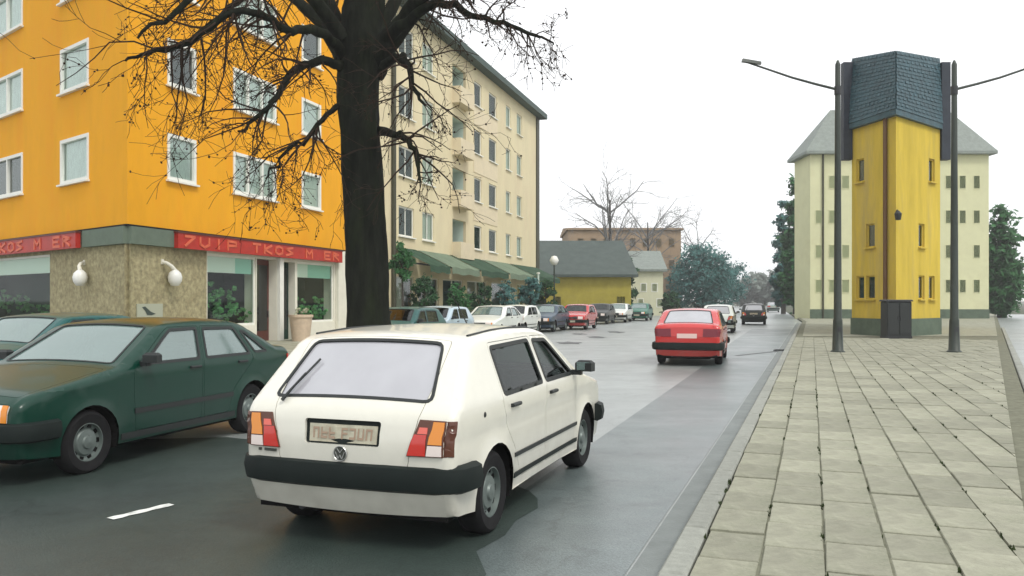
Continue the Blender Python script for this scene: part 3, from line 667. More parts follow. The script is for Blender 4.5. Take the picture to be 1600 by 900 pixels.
# ------------------------------------------------------------------ vegetation
def grow(mb, p, d, L, r, lev, rng, droop=0.0, wob=0.25, seg=4, n=5, kids=(3, 5), ratio=0.6, out=None, minr=.004, spread=(25, 60)):
    pts = [p.copy()]; rad = [r]; dd = d.normalized()
    for i in range(seg):
        dd = (dd+Vector((rng.gauss(0, wob), rng.gauss(0, wob), rng.gauss(0, wob)-droop))*.5).normalized()
        pts.append(pts[-1]+dd*L/seg); rad.append(max(minr, r*(1-.72*(i+1)/seg)))
    mb[lev].tube(pts, rad, n if lev == 0 else max(3, n-lev), cap=False)
    if out is not None: out.append((pts, rad, lev))
    if lev+1 >= len(mb): return
    for k in range(rng.randint(*kids)):
        t_ = rng.uniform(.25, 1.0)*seg; i = min(int(t_), seg-1); q = pts[i].lerp(pts[i+1], t_-i)
        ax = dd.orthogonal(); ax.rotate(Matrix.Rotation(rng.uniform(0, 2*math.pi), 3, dd)); ang = R(rng.uniform(*spread))
        nd = (pts[i+1]-pts[i]).normalized(); nd = (Matrix.Rotation(ang, 3, ax) @ nd)
        grow(mb, q, nd, L*ratio*rng.uniform(.7, 1.2), max(minr, rad[i]*.55), lev+1, rng, droop, wob*1.15, max(2, seg-1), n, kids, ratio, out, minr, spread)
def leaf_cloud(mb, c, rad, n, size, rng, clump=14, shape='ball'):
    per = max(1, n//clump)
    for _ in range(clump):
        while True:
            v = Vector((rng.uniform(-1, 1), rng.uniform(-1, 1), rng.uniform(-1, 1)))
            if v.length > 1: continue
            if shape == 'cone' and math.hypot(v.x, v.y) > (1-(v.z+1)/2)*.9+.08: continue
            break
        cc = Vector((c[0]+v.x*rad[0], c[1]+v.y*rad[1], c[2]+v.z*rad[2])); cr = min(rad)*rng.uniform(.16, .36)
        for _ in range(per):
            o = cc+Vector((rng.gauss(0, 1), rng.gauss(0, 1), rng.gauss(0, .8)))*cr*.55
            a1 = Vector((rng.gauss(0, 1), rng.gauss(0, 1), rng.gauss(0, 1))).normalized(); a2 = a1.orthogonal().normalized()
            s = size*rng.uniform(.6, 1.4)
            mb.add([o+a1*s, o+a2*s*.55, o-a1*s, o-a2*s*.55], [(0, 1, 2, 3)])

# ---- the big bare street tree
TY = 18.5
tree = empty('street_tree', P3(575, 470, TY)*Vector((1, 1, 0)) if False else Vector((P3(574, 470, TY).x, TY, 0)))
tag(tree, 'large bare street tree with a thick black trunk between the orange and cream buildings', 'tree', )
tb = tree.location.copy()
def tp(px, py, dy=0.0): return P3(px, py, TY+dy)-tb
tr = random.Random(11)
trunk_px = [(578, 590, 56), (576, 560, 38), (575, 500, 33), (573, 430, 32), (571, 360, 31), (568, 290, 30.5), (564, 220, 30), (561, 160, 31), (562, 110, 33), (564, 70, 35), (565, 40, 32), (568, 0, 31), (574, -60, 24)]
tk = MB(); NS = 20; base = None
pts = [tp(a_, b_) for a_, b_, _ in trunk_px]
pts[0].z = -.05
dens = []; rads = []
for i in range(len(pts)-1):
    for k in range(5): dens.append(pts[i].lerp(pts[i+1], k/5)); rads.append((trunk_px[i][2]*(1-k/5)+trunk_px[i+1][2]*k/5)*TY/FPX)
for i, p in enumerate(dens):
    for k in range(NS):
        an = 2*math.pi*k/NS; rr = rads[i]*(1+.07*math.sin(3*an+i*.12)+.05*math.sin(7*an-i*.2)+.035*math.sin(13*an+i*.5)+tr.gauss(0, .012))
        tk.v.append((p.x+rr*math.cos(an), p.y+rr*math.sin(an), p.z))
for i in range(len(dens)-1):
    for k in range(NS): a_ = i*NS+k; b_ = i*NS+(k+1) % NS; tk.f.append((a_, b_, b_+NS, a_+NS))
tk.build('trunk', M_bark, tree, 60)
LIMBS = [  # (points (px,py,dy), radii m)
    ([(545, 95, 0), (520, 40, .3), (500, -30, .8), (470, -120, 1.5), (450, -210, 2)], [.34, .25, .20, .18, .07]),
    ([(585, 90, 0), (625, 40, -.4), (655, -5, -.9), (680, -60, -1.5), (700, -130, -2)], [.32, .22, .18, .15, .06]),
    ([(563, 85, 0), (565, 20, .5), (575, -60, 1.0), (560, -170, 1.5), (580, -270, 2)], [.42, .36, .28, .2, .07]),
    ([(550, 105, .3), (515, 62, -.8), (484, 47, -1.6), (446, 46, -2.4), (405, 20, -3.0), (350, 25, -3.4), (300, 62, -3.6), (240, 80, -3.8), (196, 95, -4)], [.16, .11, .095, .08, .07, .06, .06, .04, .02]),
    ([(545, 120, .2), (520, 98, -.5), (486, 99, -1.0), (455, 118, -1.5), (425, 160, -1.9), (398, 186, -2.2), (372, 205, -2.4)], [.14, .105, .085, .07, .055, .04, .02]),
    ([(545, 165, .2), (518, 172, -.3), (490, 205, -.6), (455, 232, -.9), (425, 262, -1.1), (415, 280, -1.2)], [.10, .06, .05, .04, .025, .014]),
    ([(590, 205, 0), (618, 208, -.4), (640, 222, -.7), (652, 250, -.8), (657, 285, -.9)], [.12, .075, .065, .05, .02]),
    ([(592, 120, 0), (622, 88, -.5), (640, 110, -.8), (648, 140, -.9), (664, 165, -1)], [.12, .09, .07, .05, .02]),
    ([(605, 60, -.3), (650, 20, -.9), (700, 5, -1.4), (745, 25, -1.8), (800, 40, -2.1), (842, 62, -2.3), (865, 70, -2.4)], [.16, .11, .085, .06, .045, .028, .014]),
    ([(520, 50, .3), (470, 5, .6), (420, -25, 1), (370, 5, 1.2), (320, 45, 1.5), (285, 95, 1.7)], [.17, .12, .10, .07, .05, .02]),
    ([(535, 60, -.3), (480, -10, -1), (410, -30, -2), (330, -20, -3), (270, 20, -3.6), (215, 60, -4)], [.18, .13, .11, .08, .05, .02]),
    ([(500, -20, .8), (440, -70, 1.4), (360, -80, 2), (290, -50, 2.4), (240, -10, 2.6)], [.16, .12, .09, .06, .02]),
    ([(640, 20, -.6), (680, -30, -1.5), (715, -25, -2.2), (740, 5, -2.6)], [.14, .09, .06, .02]),
    ([(575, 60, .4), (620, 0, 1.2), (640, -60, 2), (700, -90, 2.6)], [.18, .14, .1, .04]),
]
outs = []
for pl, rl in LIMBS:
    P = [tp(*p) for p in pl]; D = []; RD = []
    for i in range(len(P)-1):                           # Catmull-Rom smoothing with knots
        p0, p1, p2, p3 = P[max(i-1, 0)], P[i], P[i+1], P[min(i+2, len(P)-1)]
        for k in range(4):
            t_ = k/4; q = 0.5*((2*p1)+(p2-p0)*t_+(2*p0-5*p1+4*p2-p3)*t_*t_+(3*p1-p0-3*p2+p3)*t_**3)
            if i+k > 0: q = q+Vector((tr.gauss(0, .03), tr.gauss(0, .03), tr.gauss(0, .03)))
            D.append(q); RD.append(rl[i]*(1-t_)+rl[i+1]*t_)
    D.append(P[-1]); RD.append(rl[-1])
    b = MB(); b.tube(D, RD, 9, cap=False); b.build('limb', M_bark, tree, 60)
    outs.append((D, RD))
crown = [MB(), MB(), MB()]
for D, RD in outs:
    tot = len(D)
    for k in range(int(tot*1.05)):
        i = tr.randrange(max(1, tot//4), tot-1)
        d = (D[i+1]-D[i]).normalized(); ax = d.orthogonal(); ax.rotate(Matrix.Rotation(tr.uniform(0, 6.28), 3, d))
        nd = Matrix.Rotation(R(tr.uniform(30, 80)), 3, ax) @ d
        nd = (nd+Vector((0, 0, tr.uniform(-.5, .35)))).normalized()
        grow(crown, D[i], nd, tr.uniform(.8, 2.0)*(.5 if D[i].x > 1.2 else 1.0), min(.024, RD[i]*.45), 0, tr, droop=.10, wob=.38, seg=5, n=5, kids=(2, 4), ratio=.55, minr=.0045)
cm = MB()
for c in crown:
    o_ = len(cm.v); cm.v.extend(c.v); cm.f.extend(tuple(i+o_ for i in f) for f in c.f)
# buds and seed clusters on the twigs
vs_ = crown[2].v
for k in range(2600):
    v = Vector(vs_[tr.randrange(len(vs_))]); s = tr.uniform(.010, .024)
    a1 = Vector((tr.gauss(0, 1), tr.gauss(0, 1), tr.gauss(0, 1))).normalized(); a2 = a1.orthogonal(); a3 = a1.cross(a2)
    cm.add([v+a1*s, v+a2*s, v+a3*s, v-a1*s, v-a2*s, v-a3*s], [(0, 1, 2), (0, 2, 4), (0, 4, 5), (0, 5, 1), (3, 2, 1), (3, 4, 2), (3, 5, 4), (3, 1, 5)])
stuff(cm.build('crown', M_twig, tree))

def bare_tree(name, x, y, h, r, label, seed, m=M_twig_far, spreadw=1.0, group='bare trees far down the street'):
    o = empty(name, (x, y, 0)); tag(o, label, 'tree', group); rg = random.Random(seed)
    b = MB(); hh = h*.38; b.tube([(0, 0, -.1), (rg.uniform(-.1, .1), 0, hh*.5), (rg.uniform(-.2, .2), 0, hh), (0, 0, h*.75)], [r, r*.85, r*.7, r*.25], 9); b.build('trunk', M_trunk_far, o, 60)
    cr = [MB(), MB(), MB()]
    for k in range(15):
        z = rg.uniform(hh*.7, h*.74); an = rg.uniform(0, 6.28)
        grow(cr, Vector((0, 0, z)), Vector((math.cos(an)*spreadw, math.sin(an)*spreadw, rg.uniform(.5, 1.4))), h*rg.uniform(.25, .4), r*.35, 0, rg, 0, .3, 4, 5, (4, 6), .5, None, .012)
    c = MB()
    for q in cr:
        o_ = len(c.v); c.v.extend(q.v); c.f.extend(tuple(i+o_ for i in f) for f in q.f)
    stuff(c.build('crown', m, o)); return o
def leafy(name, x, y, h, rad, z0, m, label, seed, n=3500, size=.35, clump=60, shape='ball', group=None, cat='tree'):
    o = empty(name, (x, y, 0)); tag(o, label, cat, group); rg = random.Random(seed)
    b = MB(); b.tube([(0, 0, -.1), (.05, 0, h*.3), (0, 0, h*.8)], [max(.05, h*.02), max(.04, h*.015), .03], 8)
    for k in range(7):
        z = rg.uniform(z0, h*.75); an = rg.uniform(0, 6.28); b.tube([(0, 0, z), (math.cos(an)*rad*.6, math.sin(an)*rad*.6, z+h*.1)], [.02+h*.005, .015], 5)
    b.build('trunk', M_trunk_far, o)
    c = MB(); leaf_cloud(c, (0, 0, (z0+h)/2), (rad, rad, (h-z0)/2), n, size, rg, clump, shape); stuff(c.build('crown', m, o)); return o
def at(px, Y): return ((px-800)/FPX*Y, Y)
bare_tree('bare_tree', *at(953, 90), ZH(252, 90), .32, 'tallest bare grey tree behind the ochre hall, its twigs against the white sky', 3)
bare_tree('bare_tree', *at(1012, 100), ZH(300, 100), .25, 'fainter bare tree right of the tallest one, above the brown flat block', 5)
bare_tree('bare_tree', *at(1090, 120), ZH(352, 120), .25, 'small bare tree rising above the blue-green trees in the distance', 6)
leafy('evergreen_tree', *at(1098, 105), ZH(384, 105), 3.4, .6, M_leafteal, 'broad blue-green tree behind the red saloon', 21, 9000, .20, 170, group='blue-green trees in the distance')
leafy('evergreen_tree', *at(1064, 112), ZH(412, 112), 2.0, .6, M_leafteal, 'small blue-green tree between the cream house and the broad blue-green tree', 22, 2600, .20, 70, group='blue-green trees in the distance')
leafy('evergreen_tree', *at(1132, 120), ZH(402, 120), 3.0, .5, M_leafteal, 'blue-green tree on the right flank of the broad one, far left of the dark car', 23, 4000, .20, 90, group='blue-green trees in the distance')
leafy('evergreen_tree', *at(974, 84), ZH(398, 84), 1.2, .8, M_leafdk, 'narrow dark green tree at the right end of the ochre hall', 24, 2200, .3, 40)
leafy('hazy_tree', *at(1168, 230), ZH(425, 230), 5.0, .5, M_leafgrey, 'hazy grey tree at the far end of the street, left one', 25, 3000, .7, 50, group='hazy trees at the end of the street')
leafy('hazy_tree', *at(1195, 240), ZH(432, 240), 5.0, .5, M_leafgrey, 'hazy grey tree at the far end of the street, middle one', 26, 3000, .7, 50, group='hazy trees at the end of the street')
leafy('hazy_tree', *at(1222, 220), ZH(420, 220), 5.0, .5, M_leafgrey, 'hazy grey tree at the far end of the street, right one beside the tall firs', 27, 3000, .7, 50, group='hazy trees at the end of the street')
leafy('fir_tree', *at(1243, 96), ZH(270, 96), 2.1, .8, M_leafgr, 'tall narrow dark green fir beside the pale building on the right', 31, 9000, .32, 110, 'cone', 'tall firs by the pale building')
leafy('fir_tree', *at(1224, 104), ZH(292, 104), 1.5, .8, M_leafteal, 'slimmer blue-green fir left of the tall fir by the pale building', 32, 5000, .32, 80, 'cone', 'tall firs by the pale building')
leafy('fir_tree', *at(1562, 80), ZH(290, 80), 2.3, .5, M_leafgr, 'green fir behind the pale building at the right edge', 33, 7000, .32, 100, 'cone', 'tall firs by the pale building')
leafy('bush', *at(852, 58), ZH(436, 58), .75, .2, M_leafdk, 'dark green bush at the end of the cream block beside the white globe lamp', 34, 1800, .14, 30, cat='bush')
leafy('bush', *at(1046, 84), ZH(458, 84), .9, .1, M_leafdk, 'low olive bush in front of the cream house', 35, 1500, .2, 30, cat='bush')
leafy('small_tree', *at(828, 56), 3.3, .75, 1.0, M_leafteal, 'blue-green small tree at the far end of the cream block', 43, 1500, .12, 34)
leafy('small_tree', *at(628, 39), 4.3, .55, 2.6, M_leafgr, 'small green tree against the cream block right beside the big trunk', 44, 1100, .10, 24)
for k, (px, Y, h, m, lab) in enumerate([(663, 40, 2.9, M_leafdk, 'dark shrub under the pale sage awning nearest the big tree'), (716, 44, 2.7, M_leafgr, 'green shrub under the middle dark awning of the cream block'),
                                        (752, 47.5, 2.9, M_leafdk, 'dark shrub at the joint of the middle and fourth awnings'), (792, 52, 2.9, M_leafteal, 'blue-green shrub beneath the seam before the last awning')]):
    leafy('shrub', *at(px, Y), h, .62, .5, m, lab, 60+k, 1300, .085, 40, group='shrubs along the cream block', cat='shrub')
# plants shown in the shop windows
for T, (xa, xb, za, zb), sd in ((T_R, ops_g[0], 1), (T_R, ops_g[3], 2), (T_L, opl[0], 3)):
    q = MB(); rg = random.Random(sd)
    for k in range(9):
        c = T @ Vector((xa+(k+.5)/9*(xb-xa), rg.uniform(.45, .7), za+rg.uniform(.3, 1.1))); leaf_cloud(q, c, (.3, .2, .5), 380, .045, rg, 10)
    o = q.build('window_plants', M_leafshop, None, loc=CO); stuff(o)

# ------------------------------------------------------------------ far buildings
def gable(name, px0, px1, Y, D, ze, zr, mw, mr, label, over=.4, hip=0.0, rz=0.0):
    x0, x1 = at(px0, Y)[0], at(px1, Y)[0]; o = empty(name, ((x0+x1)/2, Y, 0), rz); tag(o, label, 'building'); h = (x1-x0)/2
    q = MB(); q.box(-h, h, 0, D, -.1, ze)
    if not hip: q.add([(-h, 0, ze), (-h, D, ze), (-h, D/2, zr-.15)], [(0, 1, 2)]); q.add([(h, 0, ze), (h, D, ze), (h, D/2, zr-.15)], [(2, 1, 0)])
    q.build('wall', mw, o)
    v = over; q = MB(); hh = h+v
    top = [(-hh+hip, D/2, zr), (hh-hip, D/2, zr)]
    q.add([(-hh, -v, ze-.05), (hh, -v, ze-.05), top[1], top[0], (-hh, D+v, ze-.05), (hh, D+v, ze-.05)]+[(-hh, -v, ze-.3), (hh, -v, ze-.3), (hh, D+v, ze-.3), (-hh, D+v, ze-.3)],
          [(0, 1, 2, 3), (1, 5, 2), (5, 4, 3, 2), (4, 0, 3), (6, 7, 1, 0), (7, 8, 5, 1), (8, 9, 4, 5), (9, 6, 0, 4), (9, 8, 7, 6)])
    q.build('roof', mr, o); return o, h
ho, hh = gable('hall', 846, 986, 78, 12, ZH(428, 78), ZH(376, 84), M_hall, M_hallroof, 'low ochre hall with a dark grey-green roof beyond the cream block', over=.6, hip=.6)
Tn = Matrix.Identity(4)
for k in (0, 4):
    window(ho, Tn, -hh+1.0+k*1.5, -hh+1.9+k*1.5, .9, 2.1, 1, .07, M_hall, M_room, y=-.03, sill=False)
bo, bh = gable('flat_block', 888, 1064, 112, 14, ZH(356, 112), ZH(350, 112), M_brown, M_brown, 'brown flat-topped block rising behind the ochre hall', over=.3)
for r_ in range(3):
    for k in range(8): window(bo, Tn, -bh+1.2+k*1.75, -bh+2.1+k*1.75, 3.0+r_*2.9, 4.3+r_*2.9, 1, .08, M_brown, M_beige, y=-.03, sill=False)
co, ch = gable('cottage', 984, 1036, 92, 8, ZH(420, 92), ZH(392, 96), mat('cottage_plaster', (.60, .60, .44), .9, .2, nscale=1, namt=.08), M_greyroof, 'small cream house with a gabled roof between the hall and the blue-green trees')
for (xa, za) in ((-.6, 2.6), (.5, 2.6), (-.9, .9), (1.0, .9)): window(co, Tn, xa*1.1, xa*1.1+.7, za, za+1.0, 1, .08, M_white, M_room, y=-.03, sill=False)
# pale wide building on the right with a hipped roof
po, ph = gable('pale_building', 1266, 1545, 72, 4.0, ZH(236, 72), ZH(172, 74), M_pale, M_greyroof, 'tall pale cream building with a grey hipped roof behind the yellow building', over=.5, hip=3.0)
x0p = at(1256, 72)[0]-po.location.x
for k, (px, w_) in enumerate(((1279, .62), (1300, .62), (1321, .7), (1483, .7), (1504, .62), (1526, .62))):
    cx = at(px, 72)[0]-po.location.x
    for r_ in range(4):
        if (k*5+r_*3) % 7 == 2: continue
        window(po, Tn, cx-w_/2, cx+w_/2, 2.3+r_*3.0, 3.5+r_*3.0, 1, .06, M_pale, M_room, y=-.03, sill=False)
q = MB(); q.box(-ph-.03, ph+.03, -.06, -.004, -.05, .9); q.build('plinth', M_plinth, po)
q = MB(); q.tube([(at(1285.5, 72)[0]-po.location.x, -.1, 0), (at(1285.5, 72)[0]-po.location.x, -.1, ZH(238, 72))], .08, 8); q.build('downpipe', M_pipe, po)
# yellow corner building
C_ = Vector((*at(1400, 35.3), 0)); A_ = Vector((*at(1331, 38.2), 0)); B_ = Vector((*at(1469, 38.2), 0)); Rr = Vector((*at(1375, 50), 0)); Rl = Vector((*at(1425, 50), 0))
yo = empty('yellow_building', C_); tag(yo, 'narrow yellow corner building with a steep slate roof on the right', 'building')
ZE, ZD = 9.72, 12.75
LA = (A_-C_).length; TA = Matrix.Translation(A_-C_) @ Matrix.Rotation(math.atan2(-(A_-C_).y, -(A_-C_).x), 4, 'Z')
LB = (B_-C_).length; TB = Matrix.Rotation(math.atan2((B_-C_).y, (B_-C_).x), 4, 'Z')
opa = []
def xA(px):
    k = (px-800)/FPX; d = (C_-A_).normalized(); return (A_.x-k*A_.y)/(k*d.y-d.x)
def xB(px):
    k = (px-800)/FPX; d = (B_-C_).normalized(); return (C_.x-k*C_.y)/(k*d.y-d.x)
for px, w_, zs_ in ((1344, .55, (1.7, 7.0)), (1360, .6, (1.7, 4.0))):
    for z in zs_: opa.append((xA(px)-w_/2, xA(px)+w_/2, z, z+1.05))
opb = [(xB(px)-.3, xB(px)+.3, z, z+1.05) for px, z in ((1440, 1.7), (1440, 4.0), (1456, 7.0), (1456, 1.7))]
w = MB(); wall_open(w, TA, 0, LA, 0, ZE, opa, .15); wall_open(w, TB, 0, LB, 0, ZE, opb, .15)
for a_, b_ in ((B_, Rl), (Rl, Rr), (Rr, A_)):
    a_, b_ = a_-C_, b_-C_; w.quad((*a_.xy, 0), (*b_.xy, 0), (*b_.xy, ZE), (*a_.xy, ZE))
w.build('wall', M_yellow, yo)
for o_ in opa: window(yo, TA, *o_, 1, .06, M_yellow, M_room, y=.08)
for o_ in opb: window(yo, TB, *o_, 1, .06, M_yellow, M_room, y=.08)
foot = [v-C_ for v in (C_, B_, Rl, Rr, A_)]; ce = sum(foot, Vector())/5
eo = [ce+(v-ce)*1.05 for v in foot]; eu = [ce+(v-ce)*.99 for v in foot]; ZU = [12.25, 12.75, 13.1, 13.1, 12.75]
q = MB(); q.add([(*v.xy, ZE-.25) for v in eo]+[(*v.xy, ZE) for v in eo]+[(*v.xy, z_) for v, z_ in zip(eu, ZU)]+[(ce.x, ce.y, 13.0)],
                [(4, 3, 2, 1, 0)]+[(i, (i+1) % 5, 5+(i+1) % 5, 5+i) for i in range(5)]+[(5+i, 5+(i+1) % 5, 10+(i+1) % 5, 10+i) for i in range(5)]+[(10+i, 10+(i+1) % 5, 15) for i in range(5)])
yr = q.build('roof', M_slate, yo)
# courses of slates on the two visible slopes, each course its own lapped strip
for (ia, ib, ua, ub) in ((4, 0, eo, eu), (0, 1, eo, eu)):
    for c in range(17):
        t0, t1 = c/17, (c+1.12)/17; q = MB()
        lo0 = Vector((*ua[ia].lerp(ub[ia], t0).xy, ZE+(ZU[ia]-ZE)*t0)); lo1 = Vector((*ua[ib].lerp(ub[ib], t0).xy, ZE+(ZU[ib]-ZE)*t0))
        hi0 = Vector((*ua[ia].lerp(ub[ia], t1).xy, ZE+(ZU[ia]-ZE)*t1)); hi1 = Vector((*ua[ib].lerp(ub[ib], t1).xy, ZE+(ZU[ib]-ZE)*t1))
        nn = (lo1-lo0).cross(hi0-lo0).normalized()
        ns = 22
        for k in range(ns):
            f0, f1 = (k+.04)/ns, (k+.96)/ns; lift = nn*(.03+.012*math.sin(k*3.1+c*1.7)+rnd.uniform(0, .012))
            q.add([lo0.lerp(lo1, f0)+lift, lo0.lerp(lo1, f1)+lift, hi0.lerp(hi1, f1)+nn*.012, hi0.lerp(hi1, f0)+nn*.012, lo0.lerp(lo1, f0), lo0.lerp(lo1, f1)], [(0, 1, 2, 3), (4, 5, 1, 0)])
        stuff(q.build('slate_course', M_slate, yr))
for (base_, sgn) in ((A_-C_, -1), (B_-C_, 1)):
    q = MB(); q.box(base_.x+(-.42 if sgn < 0 else .02), base_.x+(-.02 if sgn < 0 else .42), base_.y-.12, base_.y+.22, ZH(250, 38.2), ZH(98, 38.2)); q.build('slate_cheek', M_slatedk, yo)
q = MB(); q.tube([TA @ Vector((xA(1386), -.1, 0)), TA @ Vector((xA(1386), -.1, ZE-.2))], .09, 8); q.build('downpipe', M_brownpipe, yo)
q = MB(); q.box(0, LA+.05, -.07, -.004, 0, .85, TA); q.box(0, LB, -.07, -.004, 0, .85, TB); q.build('plinth', M_plinth, yo)
wl = empty('wall_lantern', C_+Vector((-.05, -.02, ZH(338, 35.3)))); tag(wl, 'small black lantern on the corner of the yellow building', 'wall lamp')
q = MB(); q.lathe([(0, -.2), (.11, -.18), (.15, .08), (.05, .2), (0, .22)], 10, Matrix.Translation((0, -.28, 0))); q.build('lantern', M_plastic, wl)
q = MB(); q.tube([(0, .02, .1), (0, -.2, .25), (0, -.28, .2)], .025, 6); q.build('arm', M_plastic, wl)
# black cabinet at its corner
cbx = empty('utility_cabinet', (*at(1400, 34.3), KH)); tag(cbx, 'black street cabinet standing at the corner of the yellow building', 'cabinet')
q = MB(); q.cbox(-.5, .5, -.3, .3, .08, 1.5, .03); q.build('housing', M_plastic, cbx)
q = MB(); q.cbox(-.54, .54, -.34, .34, 1.5, 1.58, .03); q.build('lid', M_iron, cbx)
q = MB(); q.box(-.52, .52, -.32, .32, -.02, .08); q.build('base', M_iron, cbx)
for sx in (-.245, .245):
    q = MB(); q.box(sx-.225, sx+.225, -.325, -.302, .16, 1.42); d_ = q.build('door', M_plastic, cbx); q = MB(); q.box(sx*.2-.015, sx*.2+.015, -.35, -.326, .75, .9); q.build('handle', M_iron, d_)

# ------------------------------------------------------------------ lamp posts and small street furniture
def lamp_post(px, Y, sgn, lab):
    o = empty('lamp_post', (*at(px, Y), KH)); tag(o, lab, 'lamp post', 'dark lamp posts on the pavement')
    q = MB(); q.lathe([(0, -.12), (.21, -.12), (.21, .02), (.16, .06), (.135, .9), (.135, .95), (.115, 1.0), (.095, 5.0), (.075, 8.6), (.03, 8.72), (0, 8.74)], 14); q.build('pole', M_steel, o, 50)
    q = MB(); q.box(-.06, .06, -.14, -.125, .35, .75); q.build('hatch', M_iron, o)
    za, zb = 7.95, 8.68; L_ = 2.75
    q = MB(); q.tube([(0, 0, za-.1), (sgn*.25*L_, 0, za+.10*(zb-za)), (sgn*.5*L_, 0, za+.36*(zb-za)), (sgn*.78*L_, 0, za+.72*(zb-za)), (sgn*L_, 0, zb)], [.04, .038, .034, .03, .028], 8); q.build('arm', M_steel, o, 60)
    q = MB(); q.add([Vector((sgn*x, y, zb+z)) for x, y, z in ((L_-.45, -.05, -.08), (L_+.12, -.07, .0), (L_+.12, .07, .0), (L_-.45, .05, -.08), (L_-.45, -.05, -.0), (L_+.10, -.06, .09), (L_+.10, .06, .09), (L_-.45, .05, -.0))],
                    [(0, 1, 2, 3), (7, 6, 5, 4), (0, 4, 5, 1), (1, 5, 6, 2), (2, 6, 7, 3), (3, 7, 4, 0)]); q.build('lamp_head', mat('lamp_head_grey', (.12, .13, .12), .5), o)
    q = MB(); q.lathe([(.10, 0), (.10, .25)], 12, Matrix.Translation((0, 0, za-.25))); q.build('clamp', M_iron, o)
lamp_post(1309, 24.9, -1, 'dark lamp post on the pavement in front of the pale building, arm over the road')
lamp_post(1491, 24.9, 1, 'dark lamp post on the pavement at the right, arm pointing right')
gl = empty('globe_lamp', (*at(866, 62), 0)); tag(gl, 'street lamp with a round white globe in front of the ochre hall', 'street lamp')
q = MB(); q.tube([(0, 0, 0), (0, 0, ZH(414, 62))], [.07, .05], 8); q.build('pole', M_steel, gl)
q = MB(); q.lathe([(0, -.36), (.2, -.3), (.34, 0), (.2, .3), (0, .36)], 14, Matrix.Translation((0, 0, ZH(407, 62)))); q.build('globe', M_globe, gl, 80)
fp = empty('post', (*at(841, 60), 0)); tag(fp, 'slim pale post between the cream block and the dark green bush', 'post')
q = MB(); q.tube([(0, 0, 0), (0, 0, ZH(428, 60))], [.09, .07], 8); q.build('pole', M_loggia, fp); q = MB(); q.lathe([(0, 0), (.12, 0), (.12, .1), (0, .12)], 8, Matrix.Translation((0, 0, ZH(428, 60)))); q.build('cap', M_white, fp)
# tan tub and litter beside the shop
tu = empty('plant_tub', (*at(470, 31.5), .11), A_R); tu.scale = (.78, .78, .78); tag(tu, 'tan planting tub on the pavement before the shop window', 'planter')
q = MB(); q.lathe([(0, 0), (.42, 0), (.55, 1.15), (.60, 1.15), (.60, 1.27), (.50, 1.27), (.48, 1.15), (0, 1.12)], 16); q.build('tub', M_tan, tu, 40)
q = MB(); leaf_cloud(q, (0, 0, 1.35), (.45, .45, .25), 300, .06, random.Random(5), 12); stuff(q.build('plant', mat('pale_leaf', (.42, .44, .30), .8), tu))

# ------------------------------------------------------------------ cars
def fillet(pts, seg=5):
    out = []; marks = []
    n = len(pts)
    for i, (x, z, r) in enumerate(pts):
        p = Vector((x, z))
        if i in (0, n-1) or r <= 0: out.append(p); marks.append(p); continue
        a_ = Vector(pts[i-1][:2]); b_ = Vector(pts[i+1][:2]); da, db = a_-p, b_-p
        ra, rb = min(r, da.length*.48), min(r, db.length*.48); q0, q1 = p+da.normalized()*ra, p+db.normalized()*rb
        for k in range(seg+1):
            t_ = k/seg; out.append(q0*(1-t_)**2+p*2*t_*(1-t_)+q1*t_*t_)
        marks.append(q0*.25+p*.5+q1*.25)
    return out, marks
def resample(pl, step):
    o = [pl[0]]
    for a_, b_ in zip(pl, pl[1:]):
        n = max(1, int(math.ceil((b_-a_).length/step)))
        for k in range(1, n+1): o.append(a_.lerp(b_, k/n))
    return o
def loop_resample(pl, step): return resample(pl+[pl[0]], step)[:-1]
def rounded(pts, r, seg=3):
    o = []; n = len(pts)
    for i in range(n):
        p = Vector(pts[i]); a_ = Vector(pts[i-1])-p; b_ = Vector(pts[(i+1) % n])-p; ra, rb = min(r, a_.length*.45), min(r, b_.length*.45)
        q0, q1 = p+a_.normalized()*ra, p+b_.normalized()*rb
        for k in range(seg+1): t_ = k/seg; o.append(q0*(1-t_)**2+p*2*t_*(1-t_)+q1*t_*t_)
    return o
def area(pl): return sum(pl[i].x*pl[(i+1) % len(pl)].y-pl[(i+1) % len(pl)].x*pl[i].y for i in range(len(pl)))/2
def inset(pl, d):
    s = 1 if area(pl) > 0 else -1; o = []; n = len(pl)
    for i in range(n):
        a_ = (pl[i]-pl[i-1]); b_ = (pl[(i+1) % n]-pl[i])
        if a_.length < 1e-9 or b_.length < 1e-9: o.append(pl[i].copy()); continue
        a_.normalize(); b_.normalize(); na = Vector((-a_.y, a_.x))*s; nb = Vector((-b_.y, b_.x))*s; m_ = na+nb
        if m_.length < .2: m_ = na
        m_.normalize(); o.append(pl[i]+m_*d/max(.5, m_.dot(na)))
    return o
def in_poly(P, poly):
    x, y = P[:, 0], P[:, 1]; q = np.array([(p.x, p.y) for p in poly]); ins = np.zeros(len(P), bool); j = len(q)-1
    for i in range(len(q)):
        xi, yi, xj, yj = q[i][0], q[i][1], q[j][0], q[j][1]
        c = ((yi > y) != (yj > y)) & (x < (xj-xi)*(y-yi)/((yj-yi) if yj != yi else 1e-12)+xi); ins ^= c; j = i
    return ins
def seg_dist(P, pl, closed=True):
    q = np.array([(p.x, p.y) for p in pl]); a_ = q if closed else q[:-1]; b_ = np.roll(q, -1, 0) if closed else q[1:]
    d = b_-a_; L2 = np.maximum((d**2).sum(1), 1e-14); best = np.full(len(P), 1e9)
    for i in range(len(a_)):
        t_ = np.clip(((P-a_[i]) @ d[i])/L2[i], 0, 1); e_ = P-(a_[i]+t_[:, None]*d[i]); best = np.minimum(best, (e_**2).sum(1))
    return np.sqrt(best)
